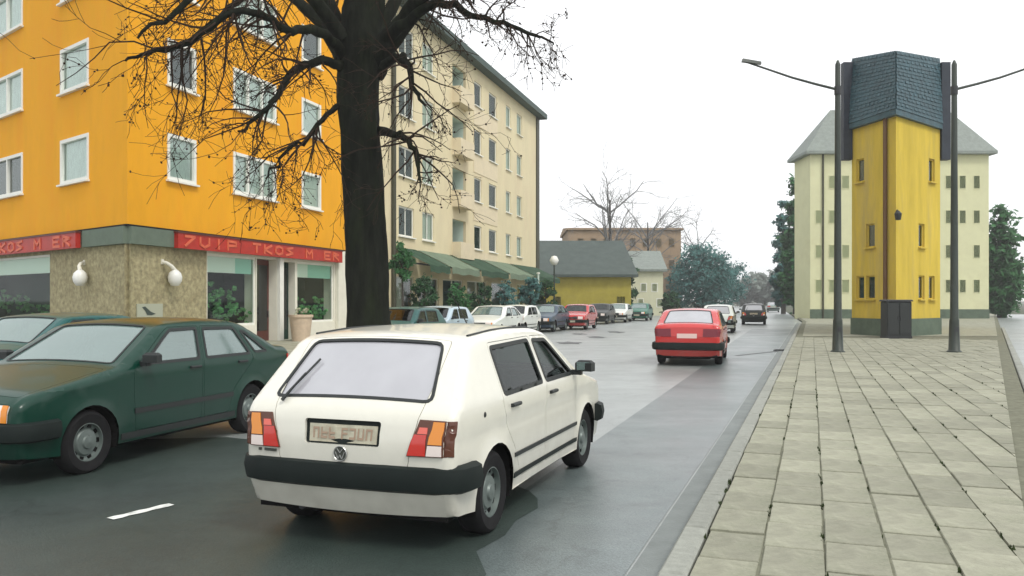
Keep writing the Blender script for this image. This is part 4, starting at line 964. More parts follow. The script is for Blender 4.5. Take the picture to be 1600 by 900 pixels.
def patch(mb, outline, holes, mapf, step, extra=(), depth=0.0, rim=0.0, hrim=0.0, flip=False):
    """triangulated sheet over a 2-D outline with holes, carried into space by mapf; rims turn inwards"""
    loops = [outline]+list(holes); vs = []; es = []
    for lp in loops:
        b_ = len(vs); vs += list(lp); es += [(b_+i, b_+(i+1) % len(lp)) for i in range(len(lp))]
    q = np.array([(p.x, p.y) for p in outline]); x0, y0 = q.min(0); x1, y1 = q.max(0)
    gx, gy = np.meshgrid(np.arange(x0+step*.5, x1, step), np.arange(y0+step*.5, y1, step)); Pt = np.stack([gx.ravel(), gy.ravel()], 1)
    if len(extra): Pt = np.concatenate([Pt, np.array(extra)])
    if len(Pt):
        k = in_poly(Pt, outline)
        for h in holes: k &= ~in_poly(Pt, h)
        Pt = Pt[k]
        if len(Pt):
            dmin = seg_dist(Pt, outline)
            for h in holes: dmin = np.minimum(dmin, seg_dist(Pt, h))
            Pt = Pt[dmin > step*.06]
    vs += [Vector((float(a_), float(b_))) for a_, b_ in Pt]
    V, E, F, *_ = delaunay_2d_cdt(vs, es, [], 0, 1e-6)
    cen = np.array([((V[f[0]]+V[f[1]]+V[f[2]])/3)[:] for f in F]); k = in_poly(cen, outline)
    for h in holes: k &= ~in_poly(cen, h)
    o = len(mb.v); mb.v.extend(tuple(mapf(v, depth)) for v in V)
    for f, kk in zip(F, k):
        if kk: mb.f.append(tuple(o+i for i in (f[::-1] if flip else f)))
    def wall(lp, d, fl):
        o = len(mb.v); n = len(lp)
        mb.v.extend(tuple(mapf(v, depth)) for v in lp); mb.v.extend(tuple(mapf(v, depth+d)) for v in lp)
        for i in range(n):
            a_, b_ = o+i, o+(i+1) % n; f = (a_, b_, b_+n, a_+n); mb.f.append(f[::-1] if fl else f)
    if rim: wall(outline, rim, (area(outline) > 0) != flip)
    if hrim:
        for h in holes: wall(h, hrim, (area(h) > 0) == flip)

def make_car(S, mpaint):
    """S: spec dict. Returns the root Empty with all parts; local +x forward, +y left."""
    L, W = S['L'], S['W']; step = S.get('step', .07); r = S.get('edge', .075)
    sil, mk = fillet(S['sil']); sil = resample(sil, step)
    silA = np.array([(p.x, p.y) for p in sil]); acc = [0.0]
    for a_, b_ in zip(sil, sil[1:]): acc.append(acc[-1]+(b_-a_).length)
    acc = np.array(acc)
    nrm = []
    for i in range(len(sil)):
        d = sil[min(i+1, len(sil)-1)]-sil[max(i-1, 0)]; d.normalize(); nrm.append((-d.y, d.x))
    nrm = np.array(nrm)                                  # outward (profile runs rear-bottom -> roof -> front)
    def t_of(k): p = np.array(mk[k][:]); return float(acc[np.argmin(((silA-p)**2).sum(1))])
    axR, axF, Rw = S['axR'], S['axF'], S['arch']; zb = S['bottom']; belt = S['belt']
    def wbase(s, z):
        w = W/2-S.get('tumble', .30)*max(0, z-belt)-.10*max(0, .50-z)**1.2
        if S.get('crease'):
            q_ = min(1, max(0, (S['crease']-z)/.022)); w -= .011*q_*q_*(3-2*q_)
        e = abs(s-L/2)/(L/2); w -= S.get('taper', .055)*e**5
        return w
    def dist_sil(p): return float(seg_dist(np.array([[p.x, p.y]]), sil, False)[0])
    def smap(sg):
        def f(p, depth=0.0):
            s, z = p.x, p.y; w = wbase(s, z); d = dist_sil(p)
            if d < r: w -= r*(1-math.sqrt(max(0, 1-((r-d)/r)**2)))
            for ax in (axR, axF):
                q = math.hypot(s-ax, z-S['wr'])-Rw
                if q < .07: w += .016*(1-max(0, q)/.07)
            return (s-L/2, sg*(w-depth), z)
        return f
    KB = W/2*.9
    def tmap(p, depth=0.0):
        t_, b_ = p.x, p.y/KB; s = float(np.interp(t_, acc, silA[:, 0])); z = float(np.interp(t_, acc, silA[:, 1]))
        nx, nz = float(np.interp(t_, acc, nrm[:, 0])), float(np.interp(t_, acc, nrm[:, 1])); h = wbase(s, z)-r
        c = S.get('crown', .03)*(1-min(1, b_*b_))
        return (s+nx*(c-depth)-L/2, b_*h, z+nz*(c-depth))
    root = empty(S['name'])
    # ---- side sheets
    def arc(ax, a0, a1, n=14): return [Vector((ax+Rw*math.cos(a0+(a1-a0)*k/n), S['wr']+Rw*math.sin(a0+(a1-a0)*k/n))) for k in range(n+1)]
    th = math.asin(max(-1, (zb-S['wr'])/Rw))
    bot = [Vector((axF+Rw*math.cos(th), zb))]+arc(axF, th, math.pi-th)[1:-1]+[Vector((axF-Rw*math.cos(th), zb)), Vector((axR+Rw*math.cos(th), zb))]+arc(axR, th, math.pi-th)[1:-1]+[Vector((axR-Rw*math.cos(th), zb))]
    outline = sil+resample([sil[-1]]+bot+[sil[0]], step)[1:-1]
    outline = [p for i, p in enumerate(outline) if (p-outline[i-1]).length > 1e-5]
    ex = []
    for k_ in (.12, .35, .65, 1.0):
        for (x, z), (nx, nz) in zip(silA, nrm): ex.append((x-nx*r*k_, z-nz*r*k_))
    doors = [loop_resample(rounded(d, .04), step) for d in S['doors']]
    wins = [loop_resample(rounded(w_, S.get('wround', .035)), step) for w_ in S['wins']]           # windows sit in doors or in the body side
    windoor = S['windoor']
    body = MB(); doormb = {}
    for sg in (1, -1):
        f = smap(sg); holes = list(doors)+[w_ for w_, d in zip(wins, windoor) if d is None]
        patch(body, outline, holes, f, step, ex, 0, 0, .02, flip=(sg > 0))
        for i, d in enumerate(doors):
            m_ = MB(); patch(m_, inset(d, .0045), [w_ for w_, dd in zip(wins, windoor) if dd == i], f, step, ex, 0, .02, .02, flip=(sg > 0))
            do = m_.build('door', mpaint, root, 35)
            hx, hz = S['handles'][i]; p = f(Vector((hx, hz)))
            q = MB(); q.cbox(-.09, .09, -.013, .013, 0, .028, .008, Matrix.Translation(p) @ Matrix.Rotation(R(-90)*sg, 4, 'X')); q.build('handle', M_plastic, do)
        for w_, dd in zip(wins, windoor):
            m_ = MB(); patch(m_, inset(w_, -.006), [], f, step*1.5, (), .012, flip=(sg > 0)); wo = m_.build('side_window', S['gside'], root, 60)
            m_ = MB(); patch(m_, inset(w_, -.012), [inset(w_, .018)], f, step*1.5, (), -.004, .012, .016, flip=(sg > 0)); m_.build('window_seal', M_plastic, wo, 40)
    # ---- top sheet: tail, roof, bonnet
    TR = [Vector((t_, -KB)) for t_ in acc]+[Vector((t_, KB)) for t_ in acc[::-1]]
    TR = [p for p in resample(TR[:len(acc)], 9)]+resample([Vector((acc[-1], -KB)), Vector((acc[-1], KB))], step*1.5)[1:-1]+[Vector((t_, KB)) for t_ in acc[::-1]]+resample([Vector((acc[0], KB)), Vector((acc[0], -KB))], step*1.5)[1:-1]
    rw_ = S['rearwin']; fw_ = S['windscreen']
    def tz(k, dt, half): return Vector((t_of(k)+dt, half*KB))
    def trap(k0, d0, h0, k1, d1, h1): return [tz(k0, d0, -h0), tz(k0, d0, h0), tz(k1, d1, h1), tz(k1, d1, -h1)]
    RW = loop_resample(rounded(trap(*rw_), .06), step); FW = loop_resample(rounded(trap(*fw_), .06), step)
    lid = loop_resample(rounded(trap(*S['lid']), .05), step); hood = loop_resample(rounded(trap(*S['hood']), .04), step)
    lid_has_win = S.get('hatch', False)
    holes = [lid, hood, FW]+([] if lid_has_win else [RW])
    patch(body, TR, holes, tmap, step, (), 0, 0, .02, flip=False)
    bo = body.build('body', mpaint, root, 35)
    m_ = MB(); rec = []
    if S.get('plate_z') and S.get('plate_recess'):
        pz0, pz1, phw = S['plate_z'][0]-.012, S['plate_z'][1]+.03, S['plate_hw']+.03
        zi = lambda z: float(np.interp(z, silA[:len(silA)//4, 1], acc[:len(silA)//4]))
        rec = [[Vector((zi(pz0), -phw)), Vector((zi(pz0), phw)), Vector((zi(pz1), phw)), Vector((zi(pz1), -phw))]]
        rec = [loop_resample(rounded(rec[0], .02), step)]
    zi = lambda z: float(np.interp(z, silA[:len(silA)//4, 1], acc[:len(silA)//4]))
    patch(m_, inset(lid, .005), ([RW] if lid_has_win else [])+rec, tmap, step, (), 0, .025, .025)
    lo = m_.build('tailgate' if lid_has_win else 'boot_lid', mpaint, root, 35)
    if rec:
        q = MB(); patch(q, inset(rec[0], -.004), [], tmap, step, (), .022); q.build('plate_recess', M_bumper, lo)
    m_ = MB(); patch(m_, inset(hood, .005), [], tmap, step, (), 0, .025, 0); m_.build('bonnet', mpaint, root, 35)
    for nm, pl, gm in (('rear_window', RW, S['grear']), ('windscreen', FW, S['gfront'])):
        m_ = MB(); patch(m_, inset(pl, -.006), [], tmap, step*1.5, (), .008); wo = m_.build(nm, gm, root, 60)
        m_ = MB(); patch(m_, inset(pl, -.010), [inset(pl, .013)], tmap, step*1.5, (), -.005, .014, .016); m_.build('window_seal', M_plastic, wo, 40)
    # ---- underside, cabin
    q = MB(); q.box(.35-L/2, L/2-.35, -W/2+.30, W/2-.30, .17, .34); q.box(axR+Rw+.02-L/2, axF-Rw-.02-L/2, -W/2+.07, W/2-.07, zb-.03, .36)
    q.box(.14-L/2, axR-Rw-.03-L/2, -W/2+.12, W/2-.12, zb-.02, .36); q.box(axF+Rw+.03-L/2, L-.2-L/2, -W/2+.12, W/2-.12, zb-.02, .36)
    q.build('underbody', M_under, root)
    q = MB(); q.tube([(.02-L/2+.10, W*.22, .235), (.5-L/2, W*.22, .25)], .022, 8); q.build('exhaust_pipe', M_iron, root)
    c0, c1 = S['cabin']
    q = MB(); q.box(c0-L/2, c1-L/2, -W/2+.10, W/2-.10, .36, belt-.28); q.build('floor_tub', M_under, root)
    q = MB(); q.box(c1-.28-L/2, c1-.02-L/2, -W/2+.12, W/2-.12, belt-.28, belt-.02); q.build('dashboard', M_plastic, root)
    for (sx, ys) in ((c1-1.12, (-.36, .36)), (c0+.42, (-.36, .36))):
        for ys_ in ys:
            T = Matrix.Translation((sx-L/2, ys_, 0)); q = MB(); q.cbox(-.05, .46, -.24, .24, belt-.40, belt-.26, .04, T)
            TT = T @ Matrix.Translation((0, 0, belt-.36)) @ Matrix.Rotation(R(-14), 4, 'Y'); q.cbox(-.09, .03, -.23, .23, 0, .55, .05, TT)
            s_ = q.build('seat', M_seat, root); q = MB(); q.cbox(-.06, .02, -.13, .13, .60, .76, .03, TT); q.build('headrest', M_seat, s_)
    st = MB(); TT = Matrix.Translation((c1-.42-L/2, .36, belt-.06)) @ Matrix.Rotation(R(65), 4, 'Y'); st.lathe([(.17, -.012), (.185, 0), (.17, .012), (.155, 0), (.17, -.012)], 18, TT); st.box(-.16, .16, -.02, .02, -.01, .01, TT); st.build('steering_wheel', M_plastic, root)
    # ---- wheels and wells
    tw = S.get('tyre_w', .175); R0 = S['wr']; rr = R0*.62
    ty = MB(); ty.lathe([(rr-.005, -tw/2+.01), (rr+.02, -tw/2), (R0-.035, -tw/2-.006), (R0-.01, -tw/2+.015), (R0, -tw/2+.04), (R0, tw/2-.04), (R0-.01, tw/2-.015), (R0-.035, tw/2+.006), (rr+.02, tw/2), (rr-.005, tw/2-.01), (rr-.02, tw/2-.06)], 30, Matrix.Rotation(R(90), 4, 'X'))
    tme = ty.mesh('wheel', M_rubber, 45)
    ri = MB(); Tq = Matrix.Rotation(R(90), 4, 'X')
    ri.lathe([(rr, tw/2-.012), (rr-.012, tw/2-.010), (rr-.02, tw/2-.045), (rr*.72, tw/2-.055), (rr*.62, tw/2-.03), (rr*.35, tw/2-.024), (rr*.30, tw/2-.008), (rr*.1, tw/2-.002), (0, tw/2)], 30, Tq)
    rme = ri.mesh('rim', S.get('mrim', M_rim), 40)
    sl = MB()
    for k in range(10):
        sl.box(rr*.74, rr*.93, -.022, .022, tw/2-.062, tw/2-.044, Tq @ Matrix.Rotation(2*math.pi*k/10, 4, 'Z'))
    sme = sl.mesh('vent_slots', M_under)
    for sx in (axR, axF):
        for sg in (1, -1):
            wo = link('wheel', tme, root, (sx-L/2, sg*(W/2-tw/2-.035), R0)); wo.rotation_euler = (0, 0, 0 if sg < 0 else math.pi)
            link('rim', rme, wo); stuff(link('vent_slots', sme, wo))
            q = MB(); n = 18
            for k in range(n):
                a0, a1 = -.3+(math.pi+.6)*k/n, -.3+(math.pi+.6)*(k+1)/n; Rq = Rw-.002
                p = [(sx-L/2+Rq*math.cos(a_), R0+Rq*math.sin(a_)) for a_ in (a0, a1)]; yo_, yi_ = sg*(W/2-.03), sg*(W/2-.34)
                q.quad((p[0][0], yo_, p[0][1]), (p[1][0], yo_, p[1][1]), (p[1][0], yi_, p[1][1]), (p[0][0], yi_, p[0][1]))
                q.add([(sx-L/2, yi_, R0), (p[0][0], yi_, p[0][1]), (p[1][0], yi_, p[1][1])], [(0, 1, 2)])
            q.build('wheel_well', M_under, root)
    # ---- bumpers
    def bumper(sx_end, s_face, z0, z1, front, m, thick=.055):
        w = W/2-.005; sg = 1 if front else -1
        pth = [(sx_end, w+.004), (s_face-sg*.20, w), (s_face-sg*.09, w-.025), (s_face-sg*.03, w-.08), (s_face, w-.17), (s_face+sg*.025, w*.4), (s_face+sg*.03, 0)]
        pth = pth+[(x, -y) for x, y in pth[-2::-1]]
        q = MB(); zc = (z0+z1)/2; pr = [(-thick, z0+.012), (0, z0), (thick*.75, z0+.02), (thick, zc), (thick*.75, z1-.02), (0, z1), (-thick, z1-.01)]
        base = len(q.v); n = len(pr)
        for i, (x, y) in enumerate(pth):
            a_ = Vector(pth[max(i-1, 0)]); b_ = Vector(pth[min(i+1, len(pth)-1)]); d = (b_-a_).normalized(); nn_ = Vector((d.y, -d.x))*(-1 if front else 1)
            if nn_.dot(Vector((x-L/2, y))) < 0: nn_ = -nn_
            for (o_, z) in pr: q.v.append((x+nn_.x*o_-L/2, y+nn_.y*o_, z))
        for i in range(len(pth)-1):
            for k in range(n): a_ = base+i*n+k; b_ = base+i*n+(k+1) % n; q.f.append((a_, b_, b_+n, a_+n))
        q.f.append(tuple(base+k for k in range(n))); q.f.append(tuple(base+(len(pth)-1)*n+k for k in range(n)))
        o_ = q.build('rear_bumper' if not front else 'front_bumper', m, root, 40)
        return o_
    bump = S['bumper']
    bumper(axR-Rw-.05, S['sil'][1][0]+.005, bump[0], bump[1], False, S.get('mbump', M_bumper)); bumper(axF+Rw+.05, S['sil'][-2][0]-.005, bump[2], bump[3], True, S.get('mbump', M_bumper))
    # ---- lights on the tail / nose, number plates
    for (nm, z0, z1, b0, b1, zz, m, proud, kids) in S['lights']:
        rear = zz == 'r'
        sec = (silA[:len(silA)//4, 1], acc[:len(silA)//4]) if rear else (silA[-len(silA)//4:, 1][::-1], acc[-len(silA)//4:][::-1])
        za, zb_ = float(np.interp(z0, *sec)), float(np.interp(z1, *sec))
        for sg in (1, -1):
            def poly(b0, b1, ta, tb, b0t=None):
                b0t = b0 if b0t is None else b0t
                pl = [Vector((ta, sg*b0*KB)), Vector((ta, sg*b1*KB)), Vector((tb, sg*b1*KB)), Vector((tb, sg*b0t*KB))]
                return pl if area(pl) > 0 else pl[::-1]
            sl_ = S.get('light_slant', 0.0) if rear else 0
            pl = loop_resample(poly(b0, b1, za, zb_, b0+sl_), .05); q = MB(); patch(q, pl, [], tmap, .06, (), -proud, proud+.02)
            if b1 >= .99:                                # wraps round the corner
                ss = float(np.interp((za+zb_)/2, acc, silA[:, 0])); wl_ = S.get('wrap', .07)
                sp = [Vector((ss-.0, z0)), Vector((ss+wl_*(1 if rear else -1), z0)), Vector((ss+(wl_+.015)*(1 if rear else -1), z1)), Vector((ss+.015*(1 if rear else -1), z1))]
                spo = []
                for zt in np.linspace(z0, z1, 5): spo.append(Vector((float(np.interp(float(np.interp(zt, *sec)), acc, silA[:, 0])), float(zt))))
                sp = spo[:]+[Vector((p.x+wl_*(1 if rear else -1), p.y)) for p in spo[::-1]]
                if area(sp) < 0: sp = sp[::-1]
                patch(q, loop_resample(sp, .03), [], smap(sg), .03, ex, -proud*.9, proud+.01, flip=(sg > 0))
            lo_ = q.build(nm, m, root, 30)
            for (u0, u1, v0, v1, mm, nm2) in kids:
                pl = loop_resample(poly(b0+(b1-b0)*u0+sl_*v0*(1-u0), b0+(b1-b0)*u1, za+(zb_-za)*v0, za+(zb_-za)*v1, b0+(b1-b0)*u0+sl_*v1*(1-u0)), .05)
                q = MB(); patch(q, pl, [], tmap, .06, (), -proud-.006, .008); q.build(nm2, mm, lo_, 30)
    pz = S.get('plate_z')
    if pz:
        z0, z1 = pz; hw = S['plate_hw']; sec = (silA[:len(silA)//4, 1], acc[:len(silA)//4])
        ta, tb = float(np.interp(z0, *sec)), float(np.interp(z1, *sec)); dd = .018 if rec else -.006
        q = MB(); patch(q, [Vector((ta, -hw)), Vector((ta, hw)), Vector((tb, hw)), Vector((tb, -hw))], [], tmap, .2, (), dd, .006)
        po_ = q.build('number_plate', S.get('mplate', M_plate), root)
        if S.get('plate_text'):
            q = MB(); tb2, ta2 = tb-.022, ta+.022; hgt = tb2-ta2
            xs_ = -hw+.03; rg = random.Random(4)
            for n_ in range(7):                          # unreadable characters: only dark strokes
                if n_ == 3: xs_ += .035
                cw = .048
                for (u0, v0, u1, v1) in rg.sample([(0, 0, .25, 1), (.75, 0, 1, 1), (0, .8, 1, 1), (0, .4, 1, .58), (0, 0, 1, .2)], 3):
                    pl = [Vector((ta2+v0*hgt, -(xs_+u0*cw))), Vector((ta2+v1*hgt, -(xs_+u0*cw))), Vector((ta2+v1*hgt, -(xs_+u1*cw))), Vector((ta2+v0*hgt, -(xs_+u1*cw)))]
                    if area(pl) < 0: pl = pl[::-1]
                    patch(q, pl, [], tmap, .3, (), dd-.002)
                xs_ += cw+.014
            stuff(q.build('plate_characters', M_platech, po_))
    # ---- front plate, grille
    sec = (silA[-len(silA)//4:, 1][::-1], acc[-len(silA)//4:][::-1]); ga, gb = [float(np.interp(z, *sec)) for z in S['grille']]
    pl = [Vector((ga, -.52*KB)), Vector((ga, .52*KB)), Vector((gb, .52*KB)), Vector((gb, -.52*KB))]; pl = pl if area(pl) > 0 else pl[::-1]
    q = MB(); patch(q, pl, [], tmap, .15, (), -.006, .02); go = q.build('grille', M_plastic, root)
    q = MB(); fx = S['sil'][-2][0]-L/2+.095; q.box(fx-.01, fx+.002, -.26, .26, bump[2]+.02, bump[2]+.13); q.build('front_plate', M_plate, root)
    # ---- rub strips, sill strips, mirrors
    for sg in (1, -1):
        f = smap(sg)
        for (nm, s0, s1, z0, z1, m, pr_) in S['strips']:
            pl = loop_resample([Vector((s0, z0)), Vector((s1, z0)), Vector((s1, z1)), Vector((s0, z1))], .25); q = MB(); patch(q, pl, [], f, .25, (), -pr_, pr_+.005, flip=(sg > 0)); q.build(nm, m, root)
        mx_, mz_ = S['mirror']; p = Vector(f(Vector((mx_, mz_))))
        q = MB(); q.cbox(-.04, .05, -.08, .08, -.045, .055, .025, Matrix.Translation((p.x, p.y+sg*.13, p.z+.03)) @ Matrix.Rotation(R(8)*sg, 4, 'Z')); q.box(-.03, .03, -.07, .07, -.05, -.005, Matrix.Translation((p.x+.01, p.y+sg*.03, p.z)))
        mo = q.build('mirror', M_plastic, root); q = MB(); q.quad(*[Vector((p.x-.042, p.y+sg*.13+a_, p.z+.03+b_)) for a_, b_ in ((-.065, -.033), (.065, -.033), (.065, .04), (-.065, .04))]); q.build('mirror_glass', G_pale, mo)
    return root, smap, tmap, dict(acc=acc, silA=silA, KB=KB, t_of=t_of)
def copy_tree(o, parent=None):
    c = o.copy(); COL.objects.link(c); c.parent = parent
    for ch in list(o.children): copy_tree(ch, c)
    return c
def repaint(root, old, new):
    for ch in [root]+list(root.children_recursive):
        for s in ch.material_slots:
            if s.material == old: s.link = 'OBJECT'; s.material = new
def place(root, x, y, heading, z=0.0):
    root.location = (x, y, z); root.rotation_euler = (0, 0, heading)

P_white = paint('paint_white', (0.70, 0.69, 0.61))
HATCH = dict(name='hatchback', L=3.985, W=1.655, step=.06, edge=.055, bottom=.235, belt=.93, tumble=.32, taper=.05, crease=.79, crown=.035, axR=.735, axF=3.21, wr=.29, arch=.345,
    sil=[(.14, .25, 0), (.065, .42, .04), (.055, .70, .05), (.085, .885, .04), (.14, .945, .03), (.545, 1.335, .03), (.64, 1.375, .06), (1.3, 1.415, .3), (2.05, 1.40, .2), (2.28, 1.35, .07), (2.92, .985, .06), (3.0, .96, .05), (3.76, .815, .1), (3.885, .75, .05), (3.905, .45, .05), (3.86, .26, 0)],
    rearwin=(4, .035, .815, 5, -.005, .80), windscreen=(9, .02, .86, 10, -.03, .90), lid=(1, .13, .66, 5, .035, .90), hood=(11, .04, .93, 12, .02, .93), hatch=True,
    doors=[[(.86, .955), (.86, .90), (.96, .72), (1.13, .54), (1.28, .30), (1.86, .30), (1.875, .95), (1.77, 1.345), (.84, 1.33)],
           [(1.895, .30), (2.78, .30), (2.83, .93), (2.34, 1.255), (2.20, 1.335), (1.79, 1.347), (1.89, .95)]],
    wins=[[(.905, .955), (1.80, .965), (1.725, 1.315), (.875, 1.295)], [(1.90, .965), (2.70, .965), (2.30, 1.225), (2.17, 1.30), (1.83, 1.31)]], windoor=[0, 1],
    handles=[(1.10, .865), (2.05, .865)], gside=G_side, grear=G_rear, gfront=G_side, cabin=(.5, 2.85), bumper=(.40, .585, .40, .58), plate_z=(.70, .815), plate_hw=.26, plate_recess=True, plate_text=True,
    lights=[('tail_light', .645, .868, .66, 1.0, 'r', M_lbase, .012, [(.02, .53, .03, .60, M_lred, 'red_lens'), (.10, .53, .62, .80, M_lpink, 'bright_red_lens'), (.55, .97, .34, .96, M_lamber, 'amber_lens'), (.55, .97, .03, .31, M_lclear, 'clear_lens')]),
            ('headlight', .60, .74, .56, .93, 'f', M_lclear, .008, [])],
    light_slant=.10, wrap=.03, grille=(.60, .74), strips=[('rub_strip', 1.12, 2.83, .47, .50, M_plastic, .012), ('sill_strip', 1.10, 2.84, .315, .35, M_bumper, .008)], mirror=(2.70, 1.0))
hatch, hs_, ht_, hi_ = make_car(HATCH, P_white)
L_ = HATCH['L']; uk = Vector((0.339, 0.941, 0)); rnk = Vector((.941, -.339, 0))
whl = Vector((-.125, 5.83, 0)); axle = whl-rnk*.80; ctr = axle+uk*(L_/2-HATCH['axR'])
place(hatch, ctr.x, ctr.y, math.atan2(uk.y, uk.x)); tag(hatch, 'white hatchback in the foreground seen from behind, with red and amber tail lights', 'car')
tail = [o for o in hatch.children if o.name.startswith('tailgate')][0]
def on_tail(z, y, dep=-.004): return Vector(ht_(Vector((float(np.interp(z, hi_['silA'][:len(hi_['silA'])//4, 1], hi_['acc'][:len(hi_['silA'])//4])), -y)), dep))
# rear wiper, badge, small script, lock, fuel flap, roof mouldings
q = MB(); t4, t5 = hi_['t_of'](4), hi_['t_of'](5)
wp = [Vector(ht_(Vector((t4+d, .50-d*.22)), -.025)) for d in (-.02, .08, .22)]; q.tube(wp, [.014, .010, .008], 6); bl = [Vector(ht_(Vector((t4+d, .52-d*.30)), -.016)) for d in (.06, .2, .36)]; q.tube(bl, .008, 6); q.build('rear_wiper', M_plastic, tail)
bc = Vector(ht_(Vector((float(np.interp(.635, hi_['silA'][:20, 1], hi_['acc'][:20])), 0)), -.003)); Tb = Matrix.Translation(bc) @ Matrix.Rotation(R(-90), 4, 'Y')
q = MB(); q.lathe([(.0, .004), (.044, .004), (.05, .0)], 20, Tb); bd = q.build('badge', M_badge, tail)
q = MB(); q.lathe([(.044, .004), (.048, .009), (.052, .004), (.05, 0)], 20, Tb); q.build('badge_ring', M_hub, bd) if False else q.build('badge_ring', M_hub, tail)
q = MB()
for a_, b_ in (((-.022, .034), (0, .006)), ((0, .006), (.022, .034)), ((-.034, .012), (-.014, -.034)), ((-.014, -.034), (0, -.008)), ((0, -.008), (.014, -.034)), ((.014, -.034), (.034, .012))):
    q.tube([Tb @ Vector((a_[1], a_[0], .006)), Tb @ Vector((b_[1], b_[0], .006))], .0032, 4)
q.build('badge_letters', M_hub, tail)
q = MB()
for k in range(6):
    if k == 4: continue
    p = on_tail(.625, -.535-k*.026, -.005); q.box(p.x-.006, p.x+.002, p.y-.010, p.y+.010, p.z-.009, p.z+.009)
q.build('model_script', M_badge, hatch)
for nm, s_, z_, m in (('fuel_lock', .52, .86, M_plastic),):
    p = Vector(hs_(-1)(Vector((s_, z_)))); q = MB(); q.lathe([(0, .006), (.016, .005), (.02, 0)], 12, Matrix.Translation(p) @ Matrix.Rotation(R(90), 4, 'X')); q.build(nm, m, hatch)
for sg in (1, -1):
    q = MB(); pts_ = [Vector(ht_(Vector((float(np.interp(s_, hi_['silA'][20:45, 0], hi_['acc'][20:45])) if False else hi_['t_of'](6)+d, sg*hi_['KB']*.985)), -.004)) for d, s_ in ((.06, 0), (.5, 0), (.9, 0), (1.3, 0), (1.55, 0))]
    q.tube(pts_, .010, 6); q.build('roof_moulding', M_plastic, hatch)
q = MB(); p = Vector(ht_(Vector((hi_['t_of'](9)-.12, 0)), -.0)); q.tube([p, p+Vector((-.35, 0, .28))], [.006, .003], 5); q.build('aerial', M_plastic, hatch)

SEDAN = dict(name='sedan', L=4.45, W=1.69, step=.09, edge=.075, bottom=.23, belt=.94, tumble=.33, taper=.06, crease=.82, crown=.035, axR=.98, axF=3.58, wr=.30, arch=.35,
    sil=[(.15, .26, 0), (.07, .44, .04), (.06, .72, .05), (.09, .98, .04), (.16, 1.03, .05), (.32, 1.045, .05), (.40, 1.05, .03), (1.02, 1.345, .08), (1.18, 1.385, .08), (1.85, 1.41, .3), (2.4, 1.38, .15), (2.52, 1.345, .05), (3.16, .99, .05), (3.26, .965, .05), (4.22, .80, .1), (4.34, .72, .05), (4.36, .45, .05), (4.30, .26, 0)],
    rearwin=(6, .01, .86, 7, .02, .82), windscreen=(11, .0, .86, 12, -.02, .90), lid=(2, .02, .90, 5, -.02, .92), hood=(13, .04, .94, 14, .02, .94),
    doors=[[(.99, .97), (1.0, .90), (1.18, .74), (1.36, .60), (1.48, .32), (1.92, .32), (1.94, .97), (1.87, 1.347), (1.22, 1.335)], [(1.96, .32), (3.0, .32), (3.04, .94), (2.53, 1.275), (2.40, 1.345), (1.89, 1.35), (1.96, .97)]],
    wins=[[(1.04, .985), (1.88, .985), (1.82, 1.32), (1.25, 1.31)], [(2.0, .985), (2.88, .985), (2.50, 1.24), (2.37, 1.32), (1.93, 1.325)], [(.66, .995), (.93, .995), (1.13, 1.27), (1.05, 1.255)]], windoor=[0, 1, None],
    handles=[(1.22, .90), (2.10, .90)], gside=G_pale, grear=G_rear, gfront=G_pale, cabin=(.75, 3.08), bumper=(.40, .60, .40, .58), plate_z=(.70, .81), plate_hw=.26,
    lights=[('tail_light', .74, .93, .55, 1.0, 'r', M_lred, .010, []), ('headlight', .58, .72, .55, .95, 'f', M_lclear, .008, [(.80, 1.0, .0, 1.0, M_lamber, 'indicator_lens')])],
    wrap=.10, grille=(.58, .71), strips=[('rub_strip', 1.40, 3.02, .50, .55, M_plastic, .012), ('sill_strip', 1.36, 3.2, .26, .32, M_plastic, .008)], mirror=(2.90, 1.02))
P_green = paint('paint_dark_green', (0.002, 0.036, 0.023), 0.3)
sed, *_ = make_car(SEDAN, P_green)
hu = math.atan2(US.y, US.x); rnS = Vector((US.y, -US.x, 0))
side_pt = G(392, 677)                                   # near sill of the green car, under its rear end
rear_end = side_pt+US*1.05
gc = rear_end-rnS*(1.69/2)-US*(4.45/2)
place(sed, gc.x, gc.y, hu+math.pi); tag(sed, 'dark green saloon facing the camera left of the white hatchback, its bonnet at the left', 'car')

P_red = paint('paint_red', (0.50, 0.012, 0.010), 0.25)
rc = copy_tree(sed); repaint(rc, P_green, P_red)
rr_ = Vector((*at(1073, 20.6), 0)); cc = rr_+US*(4.45/2)
place(rc, cc.x, cc.y, hu); tag(rc, 'red saloon driving away down the road, seen from behind', 'car')
P_mar = mat('lens_maroon', (.16, .008, .02), .2, .5)
for ch in rc.children:
    if ch.name.startswith('tail_light'): ch.material_slots[0].link = 'OBJECT'; ch.material_slots[0].material = P_mar
    if ch.name.startswith('number_plate'): ch.material_slots[0].link = 'OBJECT'; ch.material_slots[0].material = mat('pink_plate', (.70, .50, .46), .5)

P_teal = paint('paint_teal', (0.012, 0.085, 0.080)); P_pblue = paint('paint_pale_blue', (0.40, 0.52, 0.60)); P_grey = paint('paint_grey_green', (0.30, 0.38, 0.36)); P_navy = paint('paint_navy', (0.05, 0.08, 0.12)); P_dgr = paint('paint_bottle_green', (0.02, 0.14, 0.09))
P_wh2 = paint('paint_cool_white', (0.74, 0.78, 0.74)); P_blk = paint('paint_black', (0.02, 0.025, 0.022))
PKg = 'cars parked in front of the shops'
def row_pt(Y, d=0.0): return Vector((-11.45+.30*Y+d, Y, 0))
def put(src, oldp, p, flip, newp, label, grp=PKg, dx=0):
    c = copy_tree(src); repaint(c, oldp, newp); place(c, p.x, p.y, hu+(math.pi if flip else 0)); tag(c, label, 'car'); c['group'] = grp; return c
